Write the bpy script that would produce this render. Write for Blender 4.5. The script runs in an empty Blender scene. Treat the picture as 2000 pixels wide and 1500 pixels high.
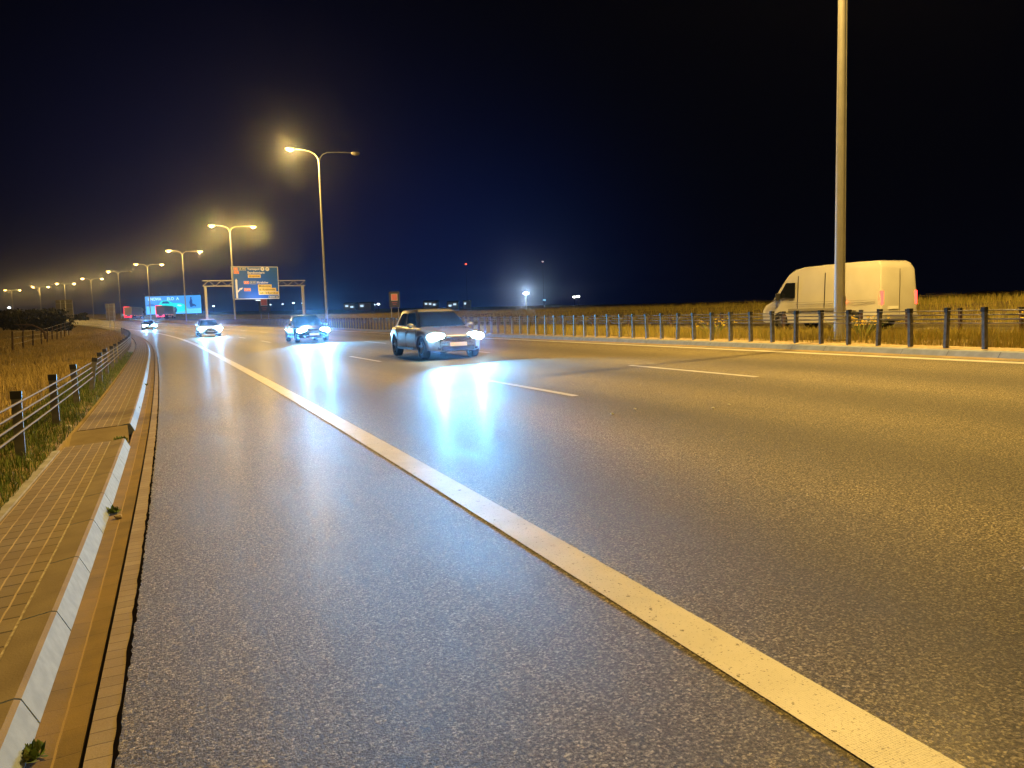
import bpy, bmesh, math, random
import numpy as np
from mathutils import Vector, Matrix
C = bpy.context.scene
random.seed(7); RNG = np.random.default_rng(11)
PI = math.pi
# ------------------------------------------------------------------ camera
cd = bpy.data.cameras.new("camera"); cam = bpy.data.objects.new("camera", cd); C.collection.objects.link(cam)
cd.sensor_width = 36.0; cd.lens = 36.0*1501.2/2000.0; cd.clip_end = 6000; cd.clip_start = 0.05
_R = Vector((0.99958572, -0.002629, -0.02866127)); _U = Vector((0.02878159, 0.0913054, 0.99540692)); _F = Vector((0, 0.99581947, -0.09134324))
cam.matrix_world = Matrix(((_R.x, _U.x, -_F.x, 0), (_R.y, _U.y, -_F.y, 0), (_R.z, _U.z, -_F.z, 1.4604), (0, 0, 0, 1)))
C.camera = cam
C.view_settings.view_transform = 'Standard'; C.view_settings.look = 'None'
C.view_settings.exposure = 0.0; C.view_settings.gamma = 1.0
C.cycles.use_denoising = True
C.cycles.max_bounces = 6; C.cycles.diffuse_bounces = 3; C.cycles.glossy_bounces = 3; C.cycles.volume_bounces = 0
C.cycles.sample_clamp_indirect = 4.0; C.cycles.sample_clamp_direct = 0.0
# ------------------------------------------------------------------ night sky
W = bpy.data.worlds.new("World"); C.world = W; W.use_nodes = True
wn = W.node_tree; wn.nodes.clear()
def N(nt, t, **k):
    n = nt.nodes.new(t)
    for a, b in k.items():
        if a.startswith('i_'): n.inputs[a[2:].replace('_', ' ')].default_value = b
        else: setattr(n, a, b)
    return n
def L(nt, a, b): nt.links.new(a, b)
def sky_setup():
    nt = wn
    tc = N(nt, 'ShaderNodeTexCoord')
    nrm = N(nt, 'ShaderNodeVectorMath', operation='NORMALIZE'); L(nt, tc.outputs['Generated'], nrm.inputs[0])
    sp = N(nt, 'ShaderNodeSeparateXYZ'); L(nt, nrm.outputs[0], sp.inputs[0])
    def lobe(d, power):
        v = Vector(d).normalized()
        dt = N(nt, 'ShaderNodeVectorMath', operation='DOT_PRODUCT'); dt.inputs[1].default_value = v
        L(nt, nrm.outputs[0], dt.inputs[0])
        mx = N(nt, 'ShaderNodeMath', operation='MAXIMUM'); mx.inputs[1].default_value = 0; L(nt, dt.outputs['Value'], mx.inputs[0])
        pw = N(nt, 'ShaderNodeMath', operation='POWER'); pw.inputs[1].default_value = power; L(nt, mx.outputs[0], pw.inputs[0])
        return pw.outputs[0]
    cols = []
    def scale(fac, col):
        m = N(nt, 'ShaderNodeMix', data_type='RGBA', blend_type='MIX'); m.inputs['A'].default_value = (0, 0, 0, 1); m.inputs['B'].default_value = (*col, 1)
        L(nt, fac, m.inputs['Factor']); return m.outputs['Result']
    a = scale(lobe((-.33, 1, .04), 34), SKY['glow'])          # blue headlight glow painted into the sky, low over the road
    b = scale(lobe((-.05, 1, .0), 60), SKY['glow2'])
    # band near horizon
    ab = N(nt, 'ShaderNodeMath', operation='ABSOLUTE'); L(nt, sp.outputs['Z'], ab.inputs[0])
    om = N(nt, 'ShaderNodeMath', operation='SUBTRACT'); om.inputs[0].default_value = 1; L(nt, ab.outputs[0], om.inputs[1])
    pw = N(nt, 'ShaderNodeMath', operation='POWER'); pw.inputs[1].default_value = 12; L(nt, om.outputs[0], pw.inputs[0])
    c = scale(pw.outputs[0], SKY['band'])
    def add(x, y):
        m = N(nt, 'ShaderNodeMix', data_type='RGBA', blend_type='ADD'); m.inputs['Factor'].default_value = 1
        L(nt, x, m.inputs['A']); L(nt, y, m.inputs['B']); return m.outputs['Result']
    s = add(add(a, b), c)
    base = N(nt, 'ShaderNodeRGB'); base.outputs[0].default_value = (*SKY['base'], 1)
    s = add(s, base.outputs[0])
    ns = N(nt, 'ShaderNodeTexNoise'); ns.inputs['Scale'].default_value = 2.3; ns.inputs['Detail'].default_value = 4; L(nt, nrm.outputs[0], ns.inputs['Vector'])
    mr = N(nt, 'ShaderNodeMapRange'); mr.inputs['To Min'].default_value = .75; mr.inputs['To Max'].default_value = 1.25; L(nt, ns.outputs['Fac'], mr.inputs['Value'])
    vm = N(nt, 'ShaderNodeVectorMath', operation='SCALE'); L(nt, s, vm.inputs[0]); L(nt, mr.outputs[0], vm.inputs['Scale'])
    bg = N(nt, 'ShaderNodeBackground'); L(nt, vm.outputs[0], bg.inputs['Color']); bg.inputs['Strength'].default_value = 1.0
    out = N(nt, 'ShaderNodeOutputWorld'); L(nt, bg.outputs[0], out.inputs['Surface'])
SKY = dict(glow=(.005, .006, .028), glow2=(.0, .004, .034), band=(.0006, .0010, .003), base=(.0007, .0008, .0020))
sky_setup()
LAMP_W = 19500.0          # sodium lamp power
HEAD_W = 5600.0            # headlight beam power
HAZE = 0.00016
# ------------------------------------------------------------------ road geometry (s along the road, u across it)
KS = np.array([0, 30, 60, 90, 130, 180, 250, 340, 450.])
KC = np.array([-1.766, -.183, -1.335, -.988, -.853, -.796, -.825, -.820, -.841])*1e-3
KG = np.array([-.062, .126, .483, .611, .491, 1.436, 1.568, 1.926, 2.303])*1e-2
X0, TH0, CF = 2.2276, -.40144, .03333
UAE, UY, UD1, UD2, UKB = -2.355, 11.126, 3.7455, 7.1942, -2.654
SG = np.arange(-90, 640, .5)
_k = np.interp(SG, KS, KC); _k[SG < 0] = -.0012
_th = np.cumsum(_k)*.5; _i0 = int(np.argmin(abs(SG))); _th = _th - _th[_i0] + TH0
_x = np.cumsum(np.sin(_th))*.5; _y = np.cumsum(np.cos(_th))*.5; _x = _x - _x[_i0] + X0; _y = _y - _y[_i0]
_z = np.cumsum(np.where(SG < 0, 0, np.interp(SG, KS, KG)))*.5; _z -= _z[_i0]
def ref(s): return (np.interp(s, SG, _x), np.interp(s, SG, _y), np.interp(s, SG, _z), np.interp(s, SG, _th))
def RP(s, u, dz=0.0):
    """a point on the banked road plane"""
    x, y, z, t = ref(s); return np.stack(np.broadcast_arrays(x+u*np.cos(t), y-u*np.sin(t), z+CF*u+dz), -1)
UB = np.array([-700, -300, -60, -30, -14, -10, -7, -4.4, -3.7, -3.45, -3.40, -2.3, -2.25, 11.2, 11.55, 11.70, 12.3, 14, 16.3, 16.9, 17.0, 28.6, 28.8, 31, 33.5, 35.5, 37, 45, 70, 200, 900])
ZB = np.array([-1, -1, -.8, -.7, -.62, -.55, -.38, -.10, -.03, -.04, -.30, -.16, -.14, .30, .42, .505, .52, .56, .55, .44, .36, .39, .45, .62, 1.15, 1.35, 1.40, 1.1, .4, 0, 1.5])
def hz(u): return np.interp(u, UB, ZB)
def GZ(s, u):
    x, y, z, t = ref(s)
    n = .05*np.sin(.55*s+.9*u)+.04*np.sin(.23*s-1.3*u+1) + .03*np.sin(1.7*s+2.1*u)
    w = np.where((u < -4.6) | ((u > 29)), 1.0, np.where((u > 12.6) & (u < 16), .6, 0.0))
    return z*np.interp(u, [-300, -80, -20], [.4, .6, 1]) + hz(u) + n*w
def GP(s, u, dz=0.0):
    x, y, z, t = ref(s); return np.stack(np.broadcast_arrays(x+u*np.cos(t), y-u*np.sin(t), GZ(s, u)+dz), -1)
def heading(s): return float(np.interp(s, SG, _th))
# ------------------------------------------------------------------ mesh helpers
def mesh_from(name, V, F, mats, parent=None, uv=None, smooth=False, midx=None):
    me = bpy.data.meshes.new(name)
    V = np.asarray(V, dtype=np.float32).reshape(-1, 3)
    me.from_pydata(V.tolist(), [], [list(map(int, f)) for f in F]) if len(F) < 40000 else fast_mesh(me, V, F)
    if uv is not None:
        ul = me.uv_layers.new(name="UVMap"); vi = np.empty(len(me.loops), dtype=np.int32); me.loops.foreach_get('vertex_index', vi)
        ul.data.foreach_set('uv', np.asarray(uv, dtype=np.float32)[vi].ravel())
    for m in (mats if isinstance(mats, (list, tuple)) else [mats]): me.materials.append(m)
    if midx is not None: me.polygons.foreach_set('material_index', np.asarray(midx, dtype=np.int32))
    if smooth: me.polygons.foreach_set('use_smooth', np.ones(len(me.polygons), dtype=bool))
    me.update(); o = bpy.data.objects.new(name, me); C.collection.objects.link(o)
    if parent: o.parent = parent
    return o
def fast_mesh(me, V, F):
    me.vertices.add(len(V)); me.vertices.foreach_set('co', V.ravel())
    ln = np.array([len(f) for f in F], dtype=np.int32); st = np.concatenate([[0], np.cumsum(ln)[:-1]]).astype(np.int32)
    fl = np.concatenate([np.asarray(f, dtype=np.int32) for f in F])
    me.loops.add(len(fl)); me.loops.foreach_set('vertex_index', fl)
    me.polygons.add(len(F)); me.polygons.foreach_set('loop_start', st); me.update(calc_edges=True)
class MB:
    def __init__(s): s.V = []; s.F = []; s.M = []
    def add(s, V, F, m=0):
        o = len(s.V); s.V += [tuple(map(float, v)) for v in V]; s.F += [[i+o for i in f] for f in F]; s.M += [m]*len(F); return s
    def box(s, c, d, m=0, rz=0.0, M=None):
        cx, cy, cz = c; dx, dy, dz = d[0]/2, d[1]/2, d[2]/2; cr, sr = math.cos(rz), math.sin(rz)
        V = []
        for a in (-1, 1):
            for b in (-1, 1):
                for e in (-1, 1):
                    p = Vector((a*dx, b*dy, e*dz))
                    if M is not None: p = M @ p
                    V.append((cx+p.x*cr-p.y*sr, cy+p.x*sr+p.y*cr, cz+p.z))
        return s.add(V, [(0, 1, 3, 2), (4, 6, 7, 5), (0, 4, 5, 1), (2, 3, 7, 6), (0, 2, 6, 4), (1, 5, 7, 3)], m)
    def tube(s, pts, rad, n=8, m=0, cap=True):
        pts = [Vector(p) for p in pts]; rad = rad if isinstance(rad, (list, tuple)) else [rad]*len(pts); V = []; F = []
        for i, p in enumerate(pts):
            t = (pts[min(i+1, len(pts)-1)]-pts[max(i-1, 0)]).normalized()
            a = t.cross(Vector((0, 0, 1))); a = a.normalized() if a.length > .05 else t.cross(Vector((0, 1, 0))).normalized() if abs(t.y) < .9 else t.cross(Vector((1, 0, 0))).normalized()
            b = t.cross(a).normalized()
            for k in range(n):
                g = 2*PI*k/n; V.append(p+a*math.cos(g)*rad[i]+b*math.sin(g)*rad[i])
        for i in range(len(pts)-1):
            for k in range(n): F.append((i*n+k, i*n+(k+1) % n, (i+1)*n+(k+1) % n, (i+1)*n+k))
        if cap: F.append(tuple(range(n))[::-1]); F.append(tuple((len(pts)-1)*n+k for k in range(n)))
        return s.add(V, F, m)
    def disc(s, c, r, axis='x', t=.02, n=20, m=0):
        c = Vector(c); ax = Vector((1, 0, 0)) if axis == 'x' else Vector((0, 1, 0)) if axis == 'y' else Vector((0, 0, 1))
        return s.tube([c-ax*t/2, c+ax*t/2], r, n, m)
    def ell(s, c, r, nu=12, nv=8, m=0, zmin=-1.0, zmax=1.0):
        V = []; F = []
        for j in range(nv+1):
            z = zmin+(zmax-zmin)*j/nv; q = math.sqrt(max(0, 1-z*z))
            for i in range(nu): a = 2*PI*i/nu; V.append((c[0]+r[0]*q*math.cos(a), c[1]+r[1]*q*math.sin(a), c[2]+r[2]*z))
        for j in range(nv):
            for i in range(nu): F.append((j*nu+i, j*nu+(i+1) % nu, (j+1)*nu+(i+1) % nu, (j+1)*nu+i))
        F.append(tuple(range(nu))[::-1]); F.append(tuple(nv*nu+i for i in range(nu)))
        return s.add(V, F, m)
    def build(s, name, mats, parent=None, smooth=False, bevel=0.0, auto=True):
        o = mesh_from(name, s.V, s.F, mats, parent, smooth=smooth, midx=s.M)
        if bevel:
            b = o.modifiers.new('b', 'BEVEL'); b.width = bevel; b.segments = 2; b.limit_method = 'ANGLE'
        if smooth and auto:
            me = o.data
            bm = bmesh.new(); bm.from_mesh(me); bmesh.ops.recalc_face_normals(bm, faces=bm.faces)
            for e in bm.edges:
                if len(e.link_faces) == 2 and e.calc_face_angle(0) > math.radians(42): e.smooth = False
            bm.to_mesh(me); bm.free()
        else:
            bm = bmesh.new(); bm.from_mesh(o.data); bmesh.ops.recalc_face_normals(bm, faces=bm.faces); bm.to_mesh(o.data); bm.free()
        return o
def tag(o, label=None, cat=None, group=None, kind=None):
    if label: o['label'] = label
    if cat: o['category'] = cat
    if group: o['group'] = group
    if kind: o['kind'] = kind
    return o
def empty(name, loc, rz=0.0, parent=None):
    o = bpy.data.objects.new(name, None); C.collection.objects.link(o); o.location = loc; o.rotation_euler = (0, 0, rz); o.empty_display_size = .3
    if parent: o.parent = parent
    return o
def copy_tree(o, parent=None):
    c = o.copy(); C.collection.objects.link(c); c.parent = parent
    if parent is not None: c.matrix_parent_inverse = o.matrix_parent_inverse.copy()
    for ch in list(o.children): copy_tree(ch, c)
    return c
def sweep(name, prof, s0, s1, ds, mats, on_road=True, kind='structure', parent=None, closed=False, uvoff=0.0, smooth=False):
    """sweep a (u, dz) profile along the road; UV in metres (across, along)"""
    ss = np.linspace(s0, s1, max(2, int(math.ceil((s1-s0)/ds))+1)); n = len(prof); V = []; uv = []
    acc = [prof[0][0]]
    for a, b in zip(prof[:-1], prof[1:]): acc.append(acc[-1]+math.hypot(b[0]-a[0], b[1]-a[1]))
    for s in ss:
        for (u, dz), q in zip(prof, acc):
            V.append(RP(s, u, dz) if on_road else GP(s, u, dz)); uv.append((q, s))
    F = []
    for i in range(len(ss)-1):
        for j in range(n-1): F.append((i*n+j, i*n+j+1, (i+1)*n+j+1, (i+1)*n+j))
        if closed: F.append((i*n+n-1, i*n, (i+1)*n, (i+1)*n+n-1))
    if closed: F.append(tuple(range(n))); F.append(tuple((len(ss)-1)*n+j for j in reversed(range(n))))
    o = mesh_from(name, V, F, mats, parent, uv=uv, smooth=smooth)
    if kind: o['kind'] = kind
    return o
def bake(o):
    dg = bpy.context.evaluated_depsgraph_get(); me = bpy.data.meshes.new_from_object(o.evaluated_get(dg)); o.modifiers.clear(); o.data = me; return o
# ------------------------------------------------------------------ materials
def mat(name, col=(.5, .5, .5), rough=.6, metal=0.0, emit=None, es=0.0, noise=None, bump=None, spec=.5, coat=0.0, coord='Object'):
    m = bpy.data.materials.new(name); m.use_nodes = True; nt = m.node_tree; b = nt.nodes['Principled BSDF']
    b.inputs['Base Color'].default_value = (*col, 1); b.inputs['Roughness'].default_value = rough; b.inputs['Metallic'].default_value = metal
    b.inputs['Specular IOR Level'].default_value = spec; b.inputs['Coat Weight'].default_value = coat
    if emit: b.inputs['Emission Color'].default_value = (*emit, 1); b.inputs['Emission Strength'].default_value = es
    tc = N(nt, 'ShaderNodeTexCoord')
    if noise:   # (scale, amount, second colour)
        t = N(nt, 'ShaderNodeTexNoise'); t.inputs['Scale'].default_value = noise[0]; t.inputs['Detail'].default_value = 6; L(nt, tc.outputs[coord], t.inputs['Vector'])
        r = N(nt, 'ShaderNodeMapRange'); r.inputs['From Min'].default_value = .35; r.inputs['From Max'].default_value = .65; L(nt, t.outputs['Fac'], r.inputs['Value']); r.inputs['To Max'].default_value = noise[1]
        x = N(nt, 'ShaderNodeMix', data_type='RGBA'); x.inputs['A'].default_value = (*col, 1); x.inputs['B'].default_value = (*noise[2], 1)
        L(nt, r.outputs[0], x.inputs['Factor']); L(nt, x.outputs['Result'], b.inputs['Base Color'])
    if bump:
        t = N(nt, 'ShaderNodeTexNoise'); t.inputs['Scale'].default_value = bump[0]; t.inputs['Detail'].default_value = 5; L(nt, tc.outputs[coord], t.inputs['Vector'])
        u = N(nt, 'ShaderNodeBump'); u.inputs['Strength'].default_value = bump[1]; u.inputs['Distance'].default_value = bump[2]; L(nt, t.outputs['Fac'], u.inputs['Height']); L(nt, u.outputs[0], b.inputs['Normal'])
    return m
def M_(nt, op, a, b=None, c=None):
    n = N(nt, 'ShaderNodeMath', operation=op)
    for i, v in enumerate((a, b, c)):
        if v is None: continue
        if isinstance(v, (int, float)): n.inputs[i].default_value = v
        else: L(nt, v, n.inputs[i])
    return n.outputs[0]
def mixc(nt, f, a, b, bt='MIX'):
    n = N(nt, 'ShaderNodeMix', data_type='RGBA', blend_type=bt)
    for k, v in (('Factor', f), ('A', a), ('B', b)):
        if isinstance(v, tuple): n.inputs[k].default_value = (*v, 1) if len(v) == 3 else v
        elif isinstance(v, (int, float)): n.inputs[k].default_value = v
        else: L(nt, v, n.inputs[k])
    return n.outputs['Result']
def noise(nt, vec, sc, det=4, rough=.5, lo=None, hi=None):
    t = N(nt, 'ShaderNodeTexNoise'); t.inputs['Scale'].default_value = sc; t.inputs['Detail'].default_value = det; t.inputs['Roughness'].default_value = rough; L(nt, vec, t.inputs['Vector'])
    if lo is None: return t.outputs['Fac']
    r = N(nt, 'ShaderNodeMapRange'); r.inputs['From Min'].default_value = lo; r.inputs['From Max'].default_value = hi; L(nt, t.outputs['Fac'], r.inputs['Value']); return r.outputs[0]
def asphalt():
    m = bpy.data.materials.new('asphalt'); m.use_nodes = True; nt = m.node_tree; b = nt.nodes['Principled BSDF']
    tc = N(nt, 'ShaderNodeTexCoord'); uv = tc.outputs['UV']
    vo = N(nt, 'ShaderNodeTexVoronoi'); vo.inputs['Scale'].default_value = 105; L(nt, uv, vo.inputs['Vector'])
    st = N(nt, 'ShaderNodeSeparateColor'); L(nt, vo.outputs['Color'], st.inputs[0])
    stone = M_(nt, 'POWER', st.outputs[0], 2.6)
    fine = noise(nt, uv, 58, 5, .85, .40, .58)
    big = noise(nt, uv, .35, 4, .55, .3, .7)
    mp = N(nt, 'ShaderNodeMapping'); mp.inputs['Scale'].default_value = (1.1, .05, 1); L(nt, uv, mp.inputs['Vector'])
    streak = noise(nt, mp.outputs[0], 1.6, 5, .6, .35, .65)
    c = mixc(nt, stone, (.165, .138, .078), (.80, .69, .42))
    c = mixc(nt, fine, mixc(nt, .95, c, (.005, .005, .005)), c)
    c = mixc(nt, M_(nt, 'MULTIPLY', big, .30), c, (.05, .047, .043))
    c = mixc(nt, M_(nt, 'MULTIPLY', streak, .28), c, (.05, .047, .043))
    su_ = N(nt, 'ShaderNodeSeparateXYZ'); L(nt, uv, su_.inputs[0])       # wheel tracks polished into each lane
    wob_ = noise(nt, uv, .12, 2, .5)
    ph_ = M_(nt, 'ADD', M_(nt, 'ADD', M_(nt, 'MULTIPLY', su_.outputs[0], 2*PI/2.6), -7.65), M_(nt, 'MULTIPLY', wob_, .8))
    trk = M_(nt, 'MULTIPLY', M_(nt, 'ADD', M_(nt, 'MULTIPLY', M_(nt, 'SINE', ph_), .5), .5), M_(nt, 'GREATER_THAN', su_.outputs[0], .2))
    c = mixc(nt, M_(nt, 'MULTIPLY', trk, .50), c, (.045, .042, .038))
    blot = noise(nt, uv, 1.1, 6, .7, .60, .74); c = mixc(nt, M_(nt, 'MULTIPLY', blot, .35), c, (.03, .028, .026))
    L(nt, c, b.inputs['Base Color'])
    r = M_(nt, 'ADD', M_(nt, 'MULTIPLY', big, -.06), M_(nt, 'ADD', M_(nt, 'MULTIPLY', streak, -.06), .62)); L(nt, r, b.inputs['Roughness'])
    h = M_(nt, 'ADD', M_(nt, 'MULTIPLY', vo.outputs['Distance'], -.9), M_(nt, 'MULTIPLY', fine, .6))
    u = N(nt, 'ShaderNodeBump'); u.inputs['Strength'].default_value = .9; u.inputs['Distance'].default_value = .004; L(nt, h, u.inputs['Height']); L(nt, u.outputs[0], b.inputs['Normal'])
    b.inputs['Specular IOR Level'].default_value = .11; b.inputs['Coat Weight'].default_value = .04; b.inputs['Coat Roughness'].default_value = .26
    return m
def road_paint():
    m = bpy.data.materials.new('road_paint'); m.use_nodes = True; nt = m.node_tree; b = nt.nodes['Principled BSDF']
    tc = N(nt, 'ShaderNodeTexCoord'); uv = tc.outputs['UV']
    ck = N(nt, 'ShaderNodeTexVoronoi'); ck.inputs['Scale'].default_value = 95; ck.inputs['Randomness'].default_value = .25; L(nt, uv, ck.inputs['Vector'])
    dots = N(nt, 'ShaderNodeMapRange'); dots.inputs['From Min'].default_value = .5; dots.inputs['From Max'].default_value = .75; L(nt, ck.outputs['Distance'], dots.inputs['Value'])
    chips = noise(nt, uv, 19, 5, .65, .635, .655)
    pits = noise(nt, uv, 75, 3, .5, .62, .68)
    grime = noise(nt, uv, 3, 5, .6, .3, .75)
    c = mixc(nt, grime, (.47, .455, .43), (.33, .315, .29))
    c = mixc(nt, M_(nt, 'MULTIPLY', dots.outputs[0], .5), c, (.34, .32, .28))
    c = mixc(nt, M_(nt, 'MAXIMUM', chips, M_(nt, 'MULTIPLY', pits, .9)), c, (.05, .045, .04))
    L(nt, c, b.inputs['Base Color']); b.inputs['Roughness'].default_value = .5
    u = N(nt, 'ShaderNodeBump'); u.inputs['Strength'].default_value = .5; u.inputs['Distance'].default_value = .002; L(nt, M_(nt, 'SUBTRACT', 1.0, dots.outputs[0]), u.inputs['Height']); L(nt, u.outputs[0], b.inputs['Normal'])
    return m
def pavers(name, ca, cb, row, length, joint_long, joint_cross, stain, off=0.0, jw=.10, cw=.035, stainamt=.5, shift=.03):
    """concrete blocks in rows along the road; sandy long joints, dark cross joints"""
    m = bpy.data.materials.new(name); m.use_nodes = True; nt = m.node_tree; b = nt.nodes['Principled BSDF']
    tc = N(nt, 'ShaderNodeTexCoord'); uv = tc.outputs['UV']
    wb = noise(nt, uv, 6, 3, .5); sp = N(nt, 'ShaderNodeSeparateXYZ'); L(nt, uv, sp.inputs[0])
    U = M_(nt, 'ADD', M_(nt, 'SUBTRACT', sp.outputs[0], off), M_(nt, 'MULTIPLY', wb, .012)); Vv = M_(nt, 'ADD', sp.outputs[1], M_(nt, 'MULTIPLY', wb, .02))
    ur = M_(nt, 'DIVIDE', U, row); fu = M_(nt, 'FRACT', ur); iu = M_(nt, 'FLOOR', ur)
    vr = M_(nt, 'ADD', M_(nt, 'DIVIDE', Vv, length), M_(nt, 'MULTIPLY', iu, shift)); fv = M_(nt, 'FRACT', vr); iv = M_(nt, 'FLOOR', vr)
    jl = M_(nt, 'MAXIMUM', M_(nt, 'LESS_THAN', fu, jw/2), M_(nt, 'GREATER_THAN', fu, 1-jw/2))
    jc = M_(nt, 'MAXIMUM', M_(nt, 'LESS_THAN', fv, cw/2), M_(nt, 'GREATER_THAN', fv, 1-cw/2))
    cmb = N(nt, 'ShaderNodeCombineXYZ'); L(nt, iu, cmb.inputs[0]); L(nt, iv, cmb.inputs[1])
    wn_ = N(nt, 'ShaderNodeTexWhiteNoise'); L(nt, cmb.outputs[0], wn_.inputs['Vector'])
    fine = noise(nt, uv, 90, 5, .7, .3, .7); st = noise(nt, uv, 2.2, 6, .65, .4, .62)
    c = mixc(nt, wn_.outputs['Value'], ca, cb)
    c = mixc(nt, M_(nt, 'MULTIPLY', fine, .35), c, tuple(x*.45 for x in ca))
    c = mixc(nt, jc, c, joint_cross); c = mixc(nt, jl, c, joint_long)
    c = mixc(nt, M_(nt, 'MULTIPLY', st, stainamt), c, stain)
    L(nt, c, b.inputs['Base Color']); b.inputs['Roughness'].default_value = .85
    h = M_(nt, 'SUBTRACT', M_(nt, 'MULTIPLY', fine, .2), M_(nt, 'MAXIMUM', jc, M_(nt, 'MULTIPLY', jl, .6)))
    u = N(nt, 'ShaderNodeBump'); u.inputs['Strength'].default_value = .7; u.inputs['Distance'].default_value = .004; L(nt, h, u.inputs['Height']); L(nt, u.outputs[0], b.inputs['Normal'])
    return m
def blades(name, c1, c2, c3):
    m = bpy.data.materials.new(name); m.use_nodes = True; nt = m.node_tree; b = nt.nodes['Principled BSDF']
    g = N(nt, 'ShaderNodeNewGeometry'); r = N(nt, 'ShaderNodeValToRGB'); L(nt, g.outputs['Random Per Island'], r.inputs[0])
    e = r.color_ramp.elements; e[0].color = (*c1, 1); e[1].color = (*c3, 1); x = e.new(.5); x.color = (*c2, 1)
    tc = N(nt, 'ShaderNodeTexCoord'); ns = noise(nt, tc.outputs['Object'], .5, 4, .6, .35, .65)
    c = mixc(nt, M_(nt, 'MULTIPLY', ns, .5), r.outputs[0], tuple(v*.45 for v in c2))
    L(nt, c, b.inputs['Base Color']); b.inputs['Roughness'].default_value = .7; b.inputs['Specular IOR Level'].default_value = .2
    return m
MT = {}
MT['asphalt'] = asphalt(); MT['paint'] = road_paint()
MT['soil'] = mat('soil', (.24, .175, .085), .95, noise=(1.7, .9, (.15, .12, .05)), bump=(14, .8, .03))
MT['sand'] = mat('sand', (.36, .29, .18), .95, noise=(9, .8, (.20, .15, .08)), bump=(40, .6, .01))
MT['kerb'] = mat('kerb_concrete', (.24, .30, .43), .75, noise=(14, .6, (.16, .20, .28)), bump=(120, .3, .003))  # blue of the headlights put into the concrete colour
MT['gapdark'] = mat('gap_dirt', (.012, .010, .008), 1.0)
MT['tar'] = mat('tar_seam', (.006, .005, .005), 1.0, spec=0.0)
MT['concrete'] = mat('old_concrete', (.34, .34, .35), .85, noise=(5, .7, (.20, .18, .15)), bump=(70, .4, .004))
MT['galv'] = mat('galvanised_steel', (.50, .50, .48), .48, .65, noise=(5, .5, (.38, .38, .37)))
MT['post'] = mat('post_steel', (.17, .17, .165), .6, .35, noise=(8, .7, (.08, .075, .07)))
MT['cap'] = mat('black_plastic', (.015, .015, .015), .5)
MT['rope'] = mat('wire_rope', (.17, .155, .13), .8, 0, noise=(60, .6, (.09, .08, .07)))
MT['black'] = mat('black_rubber', (.012, .012, .012), .7)
MT['glass'] = mat('dark_glass', (.008, .010, .014), .06, 0, spec=.8)
MT['chrome'] = mat('chrome', (.6, .6, .6), .15, 1.0)
MT['rim'] = mat('alloy', (.42, .42, .43), .3, .9)
MT['plastic'] = mat('dark_plastic', (.02, .02, .022), .45)
MT['wood'] = mat('weathered_wood', (.10, .065, .035), .9, noise=(9, .8, (.05, .03, .018)))
MT['signback'] = mat('sign_back_metal', (.36, .33, .29), .6, .3, noise=(1.4, .5, (.27, .25, .22)))
def emis(name, col, st): return mat(name, (.02, .02, .02), .4, emit=col, es=st)
# ------------------------------------------------------------------ the ground
def ground():
    ss = np.concatenate([np.arange(-85, -20, 6), np.arange(-20, 60, 1.0), np.arange(60, 200, 3), np.arange(200, 520, 8), np.array([520, 560, 600, 630])])
    us = np.unique(np.concatenate([[-420, -300, -200, -140, -100, -80, -60, -48, -38], np.arange(-30, -12, 2), np.arange(-12, -4.4, .7), UB[(UB > -5) & (UB < 40)], np.arange(12.6, 16.3, .6), np.arange(29, 40, .8), [43, 47, 54, 62, 75, 95, 130, 200, 350, 600, 900]]))
    n = len(us); V = []
    for s in ss: V.append(GP(np.full(n, s), us))
    V = np.concatenate(V); F = []
    for i in range(len(ss)-1):
        for j in range(n-1): F.append((i*n+j, i*n+j+1, (i+1)*n+j+1, (i+1)*n+j))
    o = mesh_from('ground', V, F, MT['soil'], smooth=True); o['kind'] = 'structure'
    # the plain beyond, reaching the horizon
    R = 3500; nn = 48; V = [(0, 400, -3.0)]; F = []
    for k in range(nn): a = 2*PI*k/nn; V.append((R*math.cos(a), 400+R*math.sin(a), -3.0))
    for k in range(nn): F.append((0, 1+k, 1+(k+1) % nn))
    o = mesh_from('plain', V, F, MT['soil']); o['kind'] = 'structure'
ground()
def hills():
    # low dark rise along the horizon far off
    V = []; F = []; n = 90
    for k in range(n):
        a = math.radians(-62+124*k/(n-1)); r = 1500
        h = 9+5*math.sin(k*.31)+3*math.sin(k*.83+1)+2*math.sin(k*1.9)
        for q, (rr, hh) in enumerate(((r-260, -4), (r-90, h*.75), (r, h), (r+200, h*.5), (r+400, -4))): V.append((rr*math.sin(a), rr*math.cos(a), hh))
    for k in range(n-1):
        for q in range(4): F.append((k*5+q, k*5+q+1, (k+1)*5+q+1, (k+1)*5+q))
    o = mesh_from('hills', V, F, mat('far_field', (.03, .032, .02), 1.0), smooth=True); o['kind'] = 'structure'
hills()
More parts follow.
